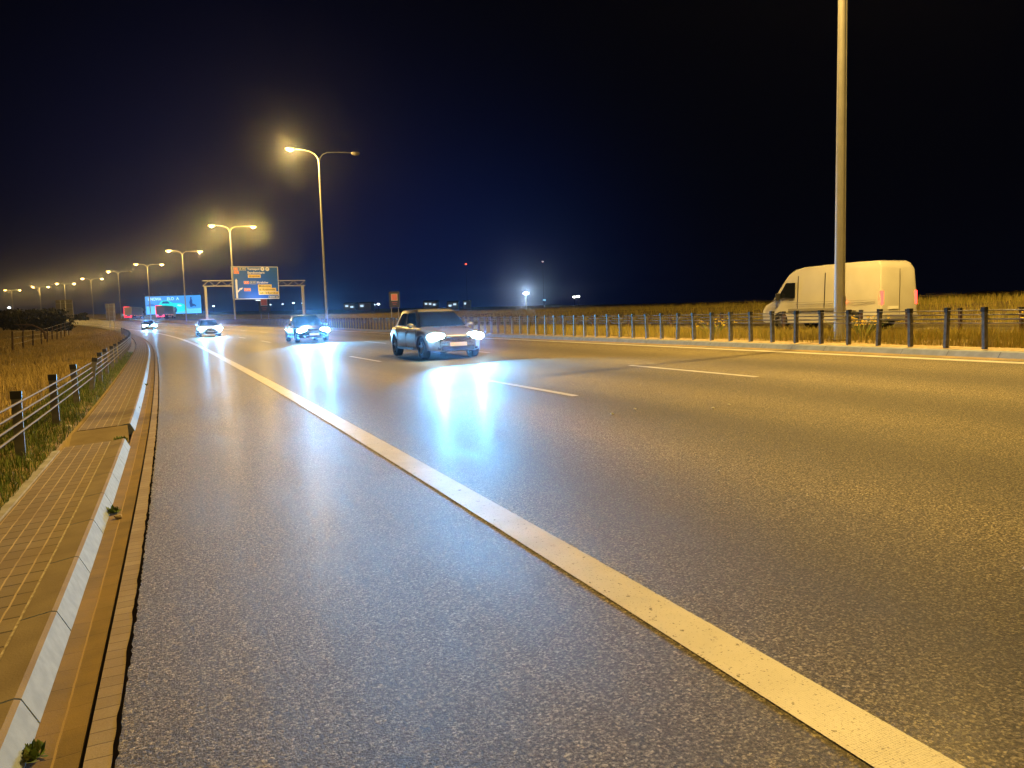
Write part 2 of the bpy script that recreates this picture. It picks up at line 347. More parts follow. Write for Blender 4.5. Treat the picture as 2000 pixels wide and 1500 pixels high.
# ------------------------------------------------------------------ carriageway
S0, S1 = -60, 500
sweep('road', [(u, 0) for u in np.linspace(UAE, 11.52, 12)], S0, S1, 1.5, MT['asphalt'])
def paint(name, u, w, segs, dz=.004, ds=1.0):
    V = []; F = []; uv = []
    for a, b in segs:
        ss = np.linspace(a, b, max(2, int((b-a)/ds)+1)); o = len(V)
        for s in ss:
            for q in (u-w/2, u+w/2): V.append(RP(s, q, dz)); uv.append((q, s))
        F += [(o+2*i, o+2*i+1, o+2*i+3, o+2*i+2) for i in range(len(ss)-1)]
    m = mesh_from(name, V, F, MT['paint'], uv=uv); m['kind'] = 'structure'; return m
paint('edge_line', 0.0, .24, [(S0, S1)])
paint('median_edge_line', UY, .24, [(S0, S1)])
paint('lane_line', UD1, .12, [(15.62+12*k-4, 15.62+12*k) for k in range(-5, 40)])
paint('lane_line', UD2, .12, [(15.36+12*k-4, 15.36+12*k) for k in range(-5, 40)])
# ragged tar seam between asphalt and brick gutter edge
def seam():
    V = []; F = []; uv = []; ss = np.arange(0, 40, .04)
    w1 = .006+.010*np.abs(np.interp(ss, np.arange(0, 41, .11), RNG.random(len(np.arange(0, 41, .11)))))**1.5; w2 = .004+.012*RNG.random(len(ss))**2
    for s, a, b in zip(ss, w1, w2): V += [RP(s, UAE-a, .004), RP(s, UAE+b, .004)]
    F = [(2*i, 2*i+1, 2*i+3, 2*i+2) for i in range(len(ss)-1)]
    mesh_from('tar_seam', V, F, MT['tar'])['kind'] = 'structure'
seam()
MT['brickrow'] = pavers('gutter_edge_brick', (.27, .22, .16), (.34, .28, .21), .12, .10, (.2, .15, .08), (.07, .05, .03), (.17, .11, .05), off=UAE-.11, jw=.0, cw=.05, stainamt=.4, shift=0)
MT['channel'] = pavers('gutter_channel_brick', (.15, .105, .042), (.20, .14, .06), .0985, .20, (.30, .21, .09), (.07, .045, .02), (.26, .17, .045), off=UKB+.001, jw=.09, cw=.02, stainamt=.55)
MT['walk'] = pavers('walk_block', (.20, .162, .115), (.26, .21, .15), .104, .20, (.48, .38, .25), (.045, .034, .022), (.17, .12, .065), off=-3.385, jw=.10, cw=.085, stainamt=.55)
MT['slab'] = mat('kerb_slab', (.23, .185, .125), .85, noise=(3, .8, (.16, .12, .08)), bump=(90, .4, .004))
sweep('gutter_edge', [(UAE-.100, -.01), (UAE-.100, .003), (UAE-.008, .003), (UAE-.008, -.01)], -6, 120, .5, MT['brickrow'])
sweep('gutter_gap', [(UAE-.125, -.018), (UAE-.0, -.018)], -6, 120, .5, MT['gapdark'])
sweep('gutter_channel', [(UKB-.02, -.004), (UKB+.10, -.008), (UAE-.120, -.004), (UAE-.120, -.02)], -6, 120, .5, MT['channel'])
# left kerb in one-metre blocks; the chute breaks it
CH0, CH1 = 11.75, 13.35
def left_kerb():
    V = []; F = []; uv = []
    def block(a, b, drop0=0, drop1=0):
        prof = [(-2.860, -.05), (-2.860, .102), (-2.725, .12), (-2.702, .112), (UKB+.006, .0), (UKB+.006, -.05)]
        n = len(prof); o = len(V); ss = np.linspace(a+.007, b-.007, 4)
        for i, s in enumerate(ss):
            t = i/3; dr = drop0*(1-t)+drop1*t
            for u, dz in prof: V.append(RP(s, u, dz-(dr if dz > 0.02 else 0))); uv.append((u, s))
        for i in range(3):
            for j in range(n-1): F.append((o+i*n+j, o+i*n+j+1, o+(i+1)*n+j+1, o+(i+1)*n+j))
        F.append(tuple(o+j for j in range(n))); F.append(tuple(o+3*n+j for j in reversed(range(n))))
    ks = 4.295
    k = -8
    edges = [ks+i for i in range(-8, 8)]+[CH0]
    for a, b in zip(edges[:-1], edges[1:]):
        if b-a > .1: block(a, b)
    e = CH1
    while e < 90: block(e, min(e+1, 90), .0, .0); e += 1.0
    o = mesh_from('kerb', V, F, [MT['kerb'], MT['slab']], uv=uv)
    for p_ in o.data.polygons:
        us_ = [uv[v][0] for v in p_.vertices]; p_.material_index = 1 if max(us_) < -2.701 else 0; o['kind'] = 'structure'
    bm = bmesh.new(); bm.from_mesh(o.data); bmesh.ops.recalc_face_normals(bm, faces=bm.faces)
    bm.to_mesh(o.data); bm.free()
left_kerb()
sweep('joint_sand', [(-2.874, .098), (-2.860, .098)], -6, 11.75, .5, mat('joint_sand', (.46, .42, .36), .95, noise=(24, .9, (.20, .16, .11))))
sweep('joint_sand', [(-2.874, .098), (-2.860, .098)], 13.36, 90, .5, MT['concrete'])
def walkway(a, b, nm='footpath'):
    sweep(nm, [(-3.385, -.1), (-3.385, .088), (-2.874, .104), (-2.872, -.1)], a, b, .25, MT['walk'], closed=False)
    for s, q in ((a, 1), (b, -1)):    # end faces
        P = [RP(s, -3.385, -.1), RP(s, -3.385, .088), RP(s, -2.872, .104), RP(s, -2.872, -.1)]
        mesh_from('footpath_end', P, [(0, 1, 2, 3)], MT['slab'], uv=[(0, 0), (0, .2), (.5, .2), (.5, 0)])['kind'] = 'structure'
walkway(-6, CH0); walkway(CH1, 90)
sweep('edging_strip', [(-3.47, -.05), (-3.47, .10), (-3.395, .10), (-3.395, -.05)], -6, CH0-.3, .5, MT['concrete'], closed=True)
# drain chute: sloping slab between the two path ends
def chute():
    V = [RP(CH0+.02, -2.70, -.06), RP(CH0+.02, -3.5, -.12), RP(CH0+.55, -3.5, -.11), RP(CH0+.55, -2.68, -.05),
         RP(CH1-.01, -3.42, .080), RP(CH1-.01, -2.74, .10)]
    o = mesh_from('drain_chute', V, [(0, 1, 2, 3), (3, 2, 4, 5)], MT['slab']); o['kind'] = 'structure'
chute()
# right kerb: sloped front, top and sand strip
MT['kerb2'] = mat('median_kerb_concrete', (.17, .205, .27), .8, noise=(6, .6, (.11, .125, .15)), bump=(120, .3, .003))  # bluish tone is headlight spill mixed into the base colour
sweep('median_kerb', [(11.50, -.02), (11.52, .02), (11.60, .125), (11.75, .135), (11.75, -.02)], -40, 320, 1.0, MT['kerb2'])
sweep('sand_strip', [(11.75, .115), (12.0, .14), (12.35, .13), (12.75, .10)], -40, 160, 1.0, MT['sand'])
# joints of the right kerb as thin dark slots
def kj():
    mb = MB()
    for k in range(60):
        s = 5.0+k*1.0
        P = [RP(s, 11.515, .024), RP(s+.006, 11.515, .024), RP(s+.006, 11.597, .128), RP(s, 11.597, .128), RP(s, 11.75, .139), RP(s+.006, 11.75, .139)]
        mb.add(P, [(0, 1, 2, 3), (3, 2, 5, 4)])
    mb.build('kerb_joints', MT['gapdark'])['kind'] = 'structure'
kj()
# far carriageway
def far_road():
    ss = np.arange(-30, 500, 2.0); us = [16.95, 20, 24, 28.7]; V = []; uv = []
    for s in ss:
        for u in us: V.append(GP(s, u, .035)); uv.append((u, s))
    n = 4; F = [(i*n+j, i*n+j+1, (i+1)*n+j+1, (i+1)*n+j) for i in range(len(ss)-1) for j in range(3)]
    mesh_from('far_road', V, F, MT['asphalt'], uv=uv)['kind'] = 'structure'
    for u, segs in ((17.35, [(-30, 490)]), (28.2, [(-30, 490)]), (21.0, [(6+12*k, 10+12*k) for k in range(-2, 40)]), (24.6, [(9+12*k, 13+12*k) for k in range(-2, 40)])):
        V = []; F = []; uv = []
        for a, b in segs:
            sq = np.linspace(a, b, max(2, int((b-a)/2)+1)); o = len(V)
            for s in sq:
                for q in (u-.1, u+.1): V.append(GP(s, q, .041)); uv.append((q, s))
            F += [(o+2*i, o+2*i+1, o+2*i+3, o+2*i+2) for i in range(len(sq)-1)]
        mesh_from('far_road_line', V, F, MT['paint'], uv=uv)['kind'] = 'structure'
far_road()
# ------------------------------------------------------------------ grass
def grass(name, s, u, hmin, hmax, w, material, lean=.35, clump=0.0, dz=-.01):
    n = len(s); base = GP(s, u, dz)
    h = (hmin+(hmax-hmin)*RNG.random(n)**1.5); a = RNG.random(n)*2*PI; dx, dy = np.cos(a), np.sin(a)
    le = lean*h*(.3+RNG.random(n)); b = RNG.random(n)*2*PI; lx, ly = np.cos(b)*le, np.sin(b)*le
    w = w*(.6+.8*RNG.random(n))
    V = np.zeros((n, 5, 3))
    for i, (q, t, f) in enumerate(((-1, 0, 1), (1, 0, 1), (1, .55, .75), (-1, .55, .75), (0, 1, 0))):
        V[:, i, 0] = base[:, 0]+q*dx*w*f/2+lx*t**2; V[:, i, 1] = base[:, 1]+q*dy*w*f/2+ly*t**2; V[:, i, 2] = base[:, 2]+h*t
    me = bpy.data.meshes.new(name); me.vertices.add(5*n); me.vertices.foreach_set('co', V.astype(np.float32).ravel())
    o5 = (np.arange(n)*5)[:, None]; li = (o5+np.array([[0, 1, 2, 3, 3, 2, 4]])).astype(np.int32)
    me.loops.add(7*n); me.loops.foreach_set('vertex_index', li.ravel()); me.polygons.add(2*n)
    ls = ((np.arange(n)*7)[:, None]+np.array([[0, 4]])).astype(np.int32); me.polygons.foreach_set('loop_start', ls.ravel()); me.update(calc_edges=True)
    me.materials.append(material); o = bpy.data.objects.new(name, me); C.collection.objects.link(o); return o
def clumpy(n, s0, s1, u0, u1, power=1.0, sigma=.12, per=7):
    m = max(1, n//per); cs = s0+(s1-s0)*RNG.random(m)**power; cu = u0+(u1-u0)*RNG.random(m)
    s = np.repeat(cs, per)+RNG.normal(0, sigma, m*per); u = np.clip(np.repeat(cu, per)+RNG.normal(0, sigma, m*per), u0, u1); return s, u
MT['dry'] = blades('dry_grass', (.46, .34, .13), (.36, .27, .095), (.57, .44, .20))
MT['green'] = blades('green_grass', (.06, .12, .025), (.11, .17, .035), (.24, .24, .07))
MT['olive'] = blades('olive_grass', (.22, .21, .04), (.33, .28, .06), (.50, .38, .11))
s, u = clumpy(80000, 6, 40, -16, -4.5, 1.4); tag(grass('dry_grass', s, u, .08, .36, .009, MT['dry']), 'dry brown knee high grass on the slope left of the wire fence', 'grass', kind='stuff')
s, u = clumpy(110000, 33, 230, -26, -3.9, 1.6, .5); tag(grass('dry_meadow', s, u, .10, .36, .03, MT['dry']), 'distant dry brown grass filling the inside of the bend', 'grass', kind='stuff')
s, u = clumpy(60000, 5, 45, -4.75, -3.46, 1.5, .06); tag(grass('verge_grass', s, u, .03, .14, .007, MT['green']), 'short green grass between the wire fence and the paved strip', 'grass', kind='stuff')
s, u = clumpy(95000, 4, 60, 12.5, 16.7, 1.2, .12); tag(grass('median_grass', s, u, .05, .36, .010, MT['olive']), 'yellow green grass in the median between the two carriageways', 'grass', kind='stuff')
s, u = clumpy(30000, 55, 300, 12.2, 16.7, 1.3, .3); tag(grass('far_median_grass', s, u, .2, .6, .05, MT['dry']), 'dry grass on the far stretch of the median', 'grass', kind='stuff')
s, u = clumpy(150000, 0, 330, 29, 42, 1.8, .3); tag(grass('bank_grass', s, u, .10, .55, .02, MT['olive']), 'tall dry grass on the bank beyond the far carriageway', 'grass', kind='stuff')
# ------------------------------------------------------------------ wire rope barriers
def barrier(name, u, spacing, s_first, n, h, label, post_mat, ropes, onroad_dz, far=False, stuff_from=100, dup_side=0.0):
    base = RP(s_first, u, onroad_dz) if not far else GP(s_first, u, 0)
    root = empty(name, tuple(base)); tag(root, label, 'barrier')
    def at(s, du=0.0, dz=0.0): p = RP(s, u+du, onroad_dz+dz) if not far else GP(s, u+du, dz); return Vector(p)-Vector(base)
    # the post: a folded steel section with a cap and lower sleeve
    mb = MB(); d, w = .10, .055
    mb.box((0, 0, h/2-.1), (d, .008, h+.2)); mb.box((-d/2+.004, w/2, h/2-.1), (.008, w-.008, h+.2)); mb.box((d/2-.004, w/2, h/2-.1), (.008, w-.008, h+.2))
    mb.box((0, w/2, h-.045), (d+.012, w+.012, .09), 1)
    pm = mb.build('post', [post_mat, MT['cap']], root, bevel=0)
    st = MB()
    for k in range(n):
        s = s_first+spacing*k; p = at(s); rz = -heading(s)+(RNG.random()-.5)*.06
        if k < stuff_from:
            o = pm if k == 0 else pm.copy()
            if k: C.collection.objects.link(o); o.parent = root
            tx, ty = (RNG.random(2)-.5)*.07
            if name == 'cable_barrier' and not far and u < 0 and k == 6: tx, ty = .0, .16
            o.location = p; o.rotation_euler = (tx, ty, rz)
        else: st.box((p.x, p.y, p.z+h/2), (d, w, h), 0, rz); st.box((p.x, p.y, p.z+h-.04), (d+.012, w+.012, .08), 1, rz)
    if st.V: st.build('post_row', [post_mat, MT['cap']], root)['kind'] = 'stuff'
    s_end = s_first+spacing*(n-1)
    for i, (hh, side) in enumerate(ropes):
        pts = []; s = s_first-.5
        if u < 0: s = s_first-1.0
        while s < s_end+.5:
            ph = (s-s_first)/spacing; wob = (.062 if u < 0 else side*.035*math.cos(PI*ph))
            pts.append(at(s, wob, hh-.004*abs(math.sin(PI*ph)))); s += spacing/2 if s < 60 else spacing*2
        MB().tube(pts, .0125 if u < 0 else .012, 6).build('wire_rope', MT['rope'] if u < 0 else MT['post'], root, smooth=True, auto=False)
    return root
barrier('cable_barrier', -3.75, 3.15, 11.16-3.15*3, 33, .82, 'four rope wire barrier on dark posts along the left grass verge', MT['post'], [(.71, 1), (.60, -1), (.49, 1), (.38, -1)], .05)
barrier('cable_barrier', 12.0, .79, 10.55-.79*14, 190, .80, 'close set post and rope barrier behind the kerb at the right edge of the lanes', MT['post'], [(.74, 1), (.66, -1), (.58, 1), (.50, -1)], .13)
barrier('cable_barrier', 16.75, 1.55, 2, 100, .80, 'second post and rope barrier on the far side of the median, beside the van', mat('rusty_post', (.11, .07, .05), .7, .3), [(.74, 1), (.62, -1), (.50, 1)], 0, far=True)
# ------------------------------------------------------------------ street lamps
MT['lamp_glow'] = emis('sodium_glow', (1.0, .50, .12), 9.0)
MT['lamp_glow_pale'] = emis('sodium_glow_pale', (1.0, .60, .24), 8.0)
MT['lamp_off'] = mat('lamp_bowl_off', (.25, .24, .22), .2)
MT['lamp_pole'] = mat('galvanised_pole', (.42, .42, .40), .55, .35, noise=(3, .5, (.33, .33, .31)))
def street_lamp(s, u, H, label, left=True, right=True, light=True, vis=1.0, col=(1, .61, .15), big=1.0, pw=1.0):
    g = GP(s, u); th = heading(s); root = empty('street_lamp', tuple(g), -th); tag(root, label, 'street lamp', 'double arm sodium street lamps along the median')
    MB().tube([(0, 0, -.3), (0, 0, .0), (0, 0, H*.5), (0, 0, H)], [.135, .13, .105, .072], 14).build('pole', MT['lamp_pole'], root, smooth=True)
    b = MB().box((0, 0, .02), (.42, .42, .04))
    for a in (-1, 1):
        for c in (-1, 1): b.tube([(a*.16, c*.16, .04), (a*.16, c*.16, .09)], .016, 6)
    b.build('base_plate', MT['galv'], root)
    MB().box((0, -.128, .9), (.12, .015, .35)).build('access_door', MT['galv'], root)
    for sg, ln, on in ((-1, 2.3, left), (1, 3.2, right)):
        pts = [(0, 0, H-.05), (sg*.12, 0, H+.30), (sg*.38, 0, H+.62), (sg*.8, 0, H+.82), (sg*ln*.6, 0, H+.92), (sg*ln, 0, H+.96)]
        MB().tube(pts, [.065, .055, .05, .045, .04, .035], 10).build('arm', MT['lamp_pole'], root, smooth=True)
        hd = MB(); hd.ell((sg*(ln+.30), 0, H+.98), (.42, .17, .11), 14, 6, zmin=-.15); hx = hd.build('lamp_head', MT['galv'], root, smooth=True)
        m = MT['lamp_off'] if not on else (MT['lamp_glow'] if sg < 0 else MT['lamp_glow_pale'])
        MB().ell((sg*(ln+.30), 0, H+.955), (.30*big, .18*big, .18*big), 12, 6, zmax=.0).build('lamp_bowl', m, hx, smooth=True)
        if on and light:
            ld = bpy.data.lights.new('lamp_light', 'POINT'); ld.energy = LAMP_W*pw*(1.0 if s < 60 else .7 if s < 140 else .24); ld.color = col if sg < 0 else (1, .625, .15); ld.shadow_soft_size = .10
            lo = bpy.data.objects.new('lamp_light', ld); C.collection.objects.link(lo); lo.parent = root; lo.location = (sg*(ln+.30), 0, H+.955-.18*big-.12)
    return root
street_lamp(15.0, 13.1, 14.2, 'thick near lamp post rising out of the frame in front of the white van', pw=1.0)
street_lamp(74, 13.1, 15.3, 'tallest whole street lamp, lit only on its left arm, right of the sign gantry', right=False, big=1.4)
street_lamp(126, 13.1, 14.1, 'street lamp with two lit heads, its pole crossing the left edge of the blue direction sign'[:0]+'two-headed lit street lamp whose pole crosses the left edge of the blue direction sign', big=1.6)
street_lamp(173.5, 13.1, 13.9, 'street lamp with two lit heads rising past the right part of the glowing billboard', big=1.8)
street_lamp(219.5, 13.1, 13.7, 'street lamp with two lit heads rising past the left part of the glowing billboard', big=1.8)
street_lamp(264.5, 13.1, 13.9, 'far street lamp with a single lit head, between the small sign back and the billboard', right=False, big=1.8)
street_lamp(310.5, 13.1, 13.4, 'far street lamp with one yellow and one fainter head, left of the small sign back', big=1.8)
street_lamp(358, 13.1, 13.1, 'far street lamp with two lit heads rising behind the large sign back', big=2.0)
street_lamp(404, 13.1, 12.9, 'far street lamp with two lit heads over the dark bushes, second from the left edge', big=2.1)
street_lamp(456, 13.1, 12.6, 'leftmost and lowest of the street lamps, two lit heads beside the left edge', big=2.2)
def behind_lamp(s, label): return street_lamp(s, 13.1, 14.2, label, pw=.4)
behind_lamp(-33.0, 'street lamp behind the viewer on the median, next before the thick near post')
# ------------------------------------------------------------------ cars
def spot(parent, loc, fwd, energy, col=(.13, .50, 1.0), size=32, rad=.06, down=.075, wide=2.4):
    ld = bpy.data.lights.new('headlight_beam', 'SPOT'); ld.energy = energy; ld.color = col; ld.spot_size = math.radians(size); ld.spot_blend = 1.0; ld.shadow_soft_size = rad
    lo = bpy.data.objects.new('headlight_beam', ld); C.collection.objects.link(lo); lo.parent = parent; lo.location = loc
    lo.rotation_euler = Vector((fwd[0], fwd[1], -down)).to_track_quat('-Z', 'Y').to_euler(); lo.scale = (wide, 1, 1); ld.spot_blend = 1.0; return lo
def wheel(parent, x, y, r=.32, w=.21, nm='wheel'):
    s = 1 if y > 0 else -1
    t = MB(); V = []; prof = [(-w/2, r*.62), (-w/2, r*.93), (-w/2+.03, r), (w/2-.03, r), (w/2, r*.93), (w/2, r*.62)]; n = 28
    for k in range(n):
        a = 2*PI*k/n
        for q, rr in prof: V.append((x+rr*math.cos(a), y+q, r+rr*math.sin(a)))
    m = len(prof); t.add(V, [(k*m+j, k*m+j+1, ((k+1) % n)*m+j+1, ((k+1) % n)*m+j) for k in range(n) for j in range(m-1)])
    ty = t.build('tyre', MT['black'], None, smooth=True)
    rm = MB(); rm.disc((x, y+s*(w/2-.06), r), r*.64, 'y', .02, 24); 
    rm.disc((x, y+s*(w/2-.03), r), r*.16, 'y', .05, 12)
    for k in range(5):
        a = 2*PI*k/5+.3; rm.tube([(x, y+s*(w/2-.03), r), (x+r*.6*math.cos(a), y+s*(w/2-.03), r+r*.6*math.sin(a))], [.035, .028], 6)
    ri = rm.build('rim', MT['rim'], None, smooth=True)
    e = empty(nm, (0, 0, 0), parent=parent); ty.parent = e; ri.parent = e; return e
def interp_ring(st, x, xs): return [np.interp(x, xs, [q[i] for q in st]) for i in range(1, len(st[0]))]
def car(name, s, u, label, paint, L_=4.35, W_=1.78, H_=1.48, glow=1.0, hb=True, beam=HEAD_W, suv=0.0):
    """front faces the viewer (towards smaller s)"""
    g = RP(s, u, .004); th = heading(s); root = empty(name, tuple(g)); tag(root, label, 'car')
    fx, fy = -math.sin(th), -math.cos(th)      # forward direction: against s
    root.rotation_euler = (0, 0, math.atan2(fy, fx)); root.location = tuple(g)
    roll = CF
    root.rotation_euler = (-roll, 0, math.atan2(fy, fx)) if False else root.rotation_euler
    hl = L_/2; k = H_/1.48
    # lower body: x, halfwidth, bottom, belt height, crown
    st = [(-hl, .62, .42, .78, .02), (-hl+.06, .74, .30, .88, .03), (-hl+.35, .84, .24, .95*k, .03), (-hl+.9, .885, .22, .97*k, .02), (-.4, .89, .22, .955*k, .02), (.6, .89, .22, .93*k, .02),
          (1.05, .885, .22, .915*k, .035), (1.55, .865, .22, .84*k, .045), (hl-.30, .80, .22, .74*k, .05), (hl-.10, .70, .24, .66*k, .04), (hl, .56, .32, .56*k, .02)]
    xs = [q[0] for q in st]; X = np.unique(np.concatenate([np.linspace(-hl, hl, 45), xs])); ring = []
    V = []; F = []
    for x in X:
        w, b, h, c = interp_ring(st, x, xs); w *= W_/1.78
        P = [(0, b), (w*.80, b), (w*.95, b+.05), (w*.99, b+.14), (w, b+.28), (w*.995, h-.22), (w*.975, h-.10), (w*.93, h-.035), (w*.84, h), (w*.45, h+c*.75), (0, h+c)]
        full = P+[(-a, z) for a, z in P[-2:0:-1]]
        ring.append(full)
        for a, z in full: V.append((x, a, z))
    n = len(ring[0])
    for i in range(len(X)-1):
        for j in range(n): F.append((i*n+j, i*n+(j+1) % n, (i+1)*n+(j+1) % n, (i+1)*n+j))
    F.append(tuple(range(n))); F.append(tuple((len(X)-1)*n+j for j in reversed(range(n))))
    body = MB().add(V, F).build('body', [paint, MT['plastic']], root, smooth=True)
    cut = MB()
    for wx in (hl-.83, -hl+.80):
        for sy in (-1, 1): cut.tube([(wx, sy*.55, .325), (wx, sy*1.1, .325)], .375, 28)
    co = cut.build('cutter', MT['plastic'])
    co.parent = root
    bpy.context.view_layer.update()
    md = body.modifiers.new('b', 'BOOLEAN'); md.object = co; md.operation = 'DIFFERENCE'; md.solver = 'EXACT'
    bpy.context.view_layer.update(); bake(body); bpy.data.objects.remove(co)
    for p_ in body.data.polygons: p_.use_smooth = True
    for wx in (hl-.83, -hl+.80):
        for sy in (-1, 1): wheel(root, wx, sy*(W_/2-.13))
    # cabin
    zb = .93*k; zr = H_
    base = [(1.00, .74), (-.9, .77), (-hl+.32, .68)]; roof = [(.22, .56), (-.8, .565), (-hl+.72, .52)]
    def cab(xa, za, y): return (xa, y, za)
    # curved shell: columns around side, rows up
    rows = 5; cols = 15
    Vc = []
    def outline(t):   # t 0..1 from belt to roof
        pts = []; e = t
        A = [1.02*(1-e)+.24*e, .73*(1-e)+.56*e]; B = [-.6, .80*(1-e)+.60*e]; Cc = [(-hl+.30)*(1-e)+(-hl+.70)*e, .70*(1-e)+.53*e]
        m = 9
        for i in range(m):   # front edge across
            y = A[1]*(-1+2*i/(m-1)); pts.append((A[0]+.10*(1-(y/A[1])**2), y))
        for i in range(1, 9):
            q = i/9; x = A[0]*(1-q)+Cc[0]*q; pts.append((x, (A[1]*(1-q)+Cc[1]*q)+(B[1]-(A[1]+Cc[1])/2)*4*q*(1-q)*.9))
        for i in range(m):
            y = Cc[1]*(1-2*i/(m-1)); pts.append((Cc[0]-.08*(1-(y/Cc[1])**2), y))
        for i in range(1, 9):
            q = 1-i/9; x = A[0]*(1-q)+Cc[0]*q; pts.append((x, -((A[1]*(1-q)+Cc[1]*q)+(B[1]-(A[1]+Cc[1])/2)*4*q*(1-q)*.9)))
        return pts
    lv = [(0, zb-.04), (.35, zb+.35*(zr-.06-zb)), (.7, zb+.7*(zr-.06-zb)), (1.0, zr-.055), (1.12, zr-.015), (1.6, zr+.005)]
    n = None; Fc = []
    for t, z in lv:
        if t <= 1: P = outline(t)
        else:
            P0 = outline(1); cx = sum(a for a, b in P0)/len(P0); f = .95 if t < 1.2 else .6; P = [(cx+(a-cx)*f, b*f) for a, b in P0]
        n = len(P); Vc += [(a, b, z) for a, b in P]
    for r in range(len(lv)-1):
        for j in range(n): Fc.append((r*n+j, r*n+(j+1) % n, (r+1)*n+(j+1) % n, (r+1)*n+j))
    Fc.append(tuple((len(lv)-1)*n+j for j in range(n)))
    MB().add(Vc, Fc).build('roof', paint, root, smooth=True)
    # window panes lie 5 mm proud of the shell
    def pane(nm, j0, j1, t0, t1, m):
        T = np.linspace(t0, t1, 4); Vp = []; Fp = []
        for t in T:
            P = outline(t); cx = sum(a for a, b in P)/len(P); z = zb-.04+(zr-.055-zb+.04)*t
            z = float(np.interp(t, [0, .35, .7, 1], [q[1] for q in lv[:4]]))
            for j in range(j0, j1+1): a, b = P[j % n]; l = math.hypot(a-cx, b); Vp.append((a+(a-cx)/l*.008*(2 if abs(a-cx) > 1.2 else 1), b+(b/max(.3, l))*.012, z+.002))
        m_ = j1-j0+1
        for r in range(3):
            for j in range(m_-1): Fp.append((r*m_+j, r*m_+j+1, (r+1)*m_+j+1, (r+1)*m_+j))
        return MB().add(Vp, Fp).build(nm, m, root, smooth=True)
    pane('windscreen', 0, 8, .10, .93, MT['glass']); pane('rear_window', 17, 25, .25, .90, MT['glass'])
    for a, b in ((9, 12), (13, 16)):
        pane('side_window', a, b, .16, .88, MT['glass'])
    for a, b in ((26, 29), (30, 33)):
        pane('side_window', a, b, .16, .88, MT['glass'])
    for sy in (-1, 1):
        mm = MB(); mm.ell((.72, sy*(W_/2+.07), zb+.06), (.07, .11, .075), 10, 6); mm.box((.74, sy*(W_/2-.03), zb+.02), (.05, .12, .03)); mm.build('mirror', paint, root, smooth=True)
        hm = emis('headlight_glow', (.40, .76, 1.0), 110.0*glow) if 'hl%.1f' % glow not in MT else MT['hl%.1f' % glow]; MT['hl%.1f' % glow] = hm
        hs = 1.25 if glow > 2 else 1.0; h = MB(); h.ell((hl-.20, sy*.60*W_/1.78, .65*k), (.205, .28*hs, .13*hs), 14, 8); h.build('headlight', hm, root, smooth=True)
        f = MB(); f.disc((hl-.05, sy*.56, .33), .05, 'x', .06, 12); f.build('fog_lamp', MT['plastic'], root)
        tl = MB(); tl.box((-hl+.06, sy*.58, .80), (.12, .22, .14)); tl.build('tail_light', emis('tail_red', (1, .05, .03), 3), root, bevel=.02)
        MB().box((-.1, sy*(W_/2-.005), .30), (1.7, .02, .07)).build('sill', MT['plastic'], root)
        for dx in (.95, -.05, -1.05):
            MB().box((dx, sy*(W_/2-.003), .60), (.008, .012, .55)).build('door_gap', MT['black'], root)
        for dx in (.12, -.85): MB().box((dx, sy*(W_/2+.004), .80), (.16, .02, .025)).build('door_handle', MT['chrome'], root, bevel=.005)
    gr = MB()
    for i in range(4): gr.box((hl-.015, 0, .55+i*.035), (.05, .80-.05*i, .012))
    gr.box((hl-.03, 0, .60), (.04, .84, .15), 1); gr.build('grille', [MT['chrome'], MT['plastic']], root)
    MB().box((hl-.005, 0, .33), (.06, .98, .13)).build('bumper_intake', MT['plastic'], root, bevel=.015)
    MB().box((hl+.025, 0, .44), (.012, .52, .11)).build('number_plate', mat('plate_white', (.75, .75, .72), .5), root)
    if hb:
        for sy in (-1, 1): spot(root, (hl+.10, sy*.60, .62*k), (1, 0), beam)
    return root
MT['silver'] = mat('silver_paint', (.30, .285, .25), .32, .55, coat=1.0)
MT['navy'] = mat('dark_blue_paint', (.010, .016, .035), .25, .3, coat=1.0)
MT['whitep'] = mat('white_paint', (.75, .75, .73), .3, 0, coat=1.0)
MT['blackp'] = mat('black_paint', (.012, .013, .016), .25, .2, coat=1.0)
car('hatchback_car', 23.9, 5.55, 'nearest oncoming car, silver hatchback in the middle lane with blue white headlights', MT['silver'], glow=1.0)
car('sedan_car', 45.0, 5.35, 'dark blue oncoming car in the middle lane behind the silver hatchback', MT['navy'], L_=4.55, H_=1.46, glow=1.5, beam=HEAD_W*1.9)
car('compact_car', 72.0, 2.35, 'white oncoming car with dazzling headlights next to the solid edge line', MT['whitep'], L_=4.2, W_=1.8, H_=1.5, glow=3.0, beam=HEAD_W*1.0)
car('distant_car', 131.0, 1.3, 'farthest oncoming car, dark with two bright headlights where the edge line vanishes', MT['blackp'], glow=3.0, beam=HEAD_W*1.0)
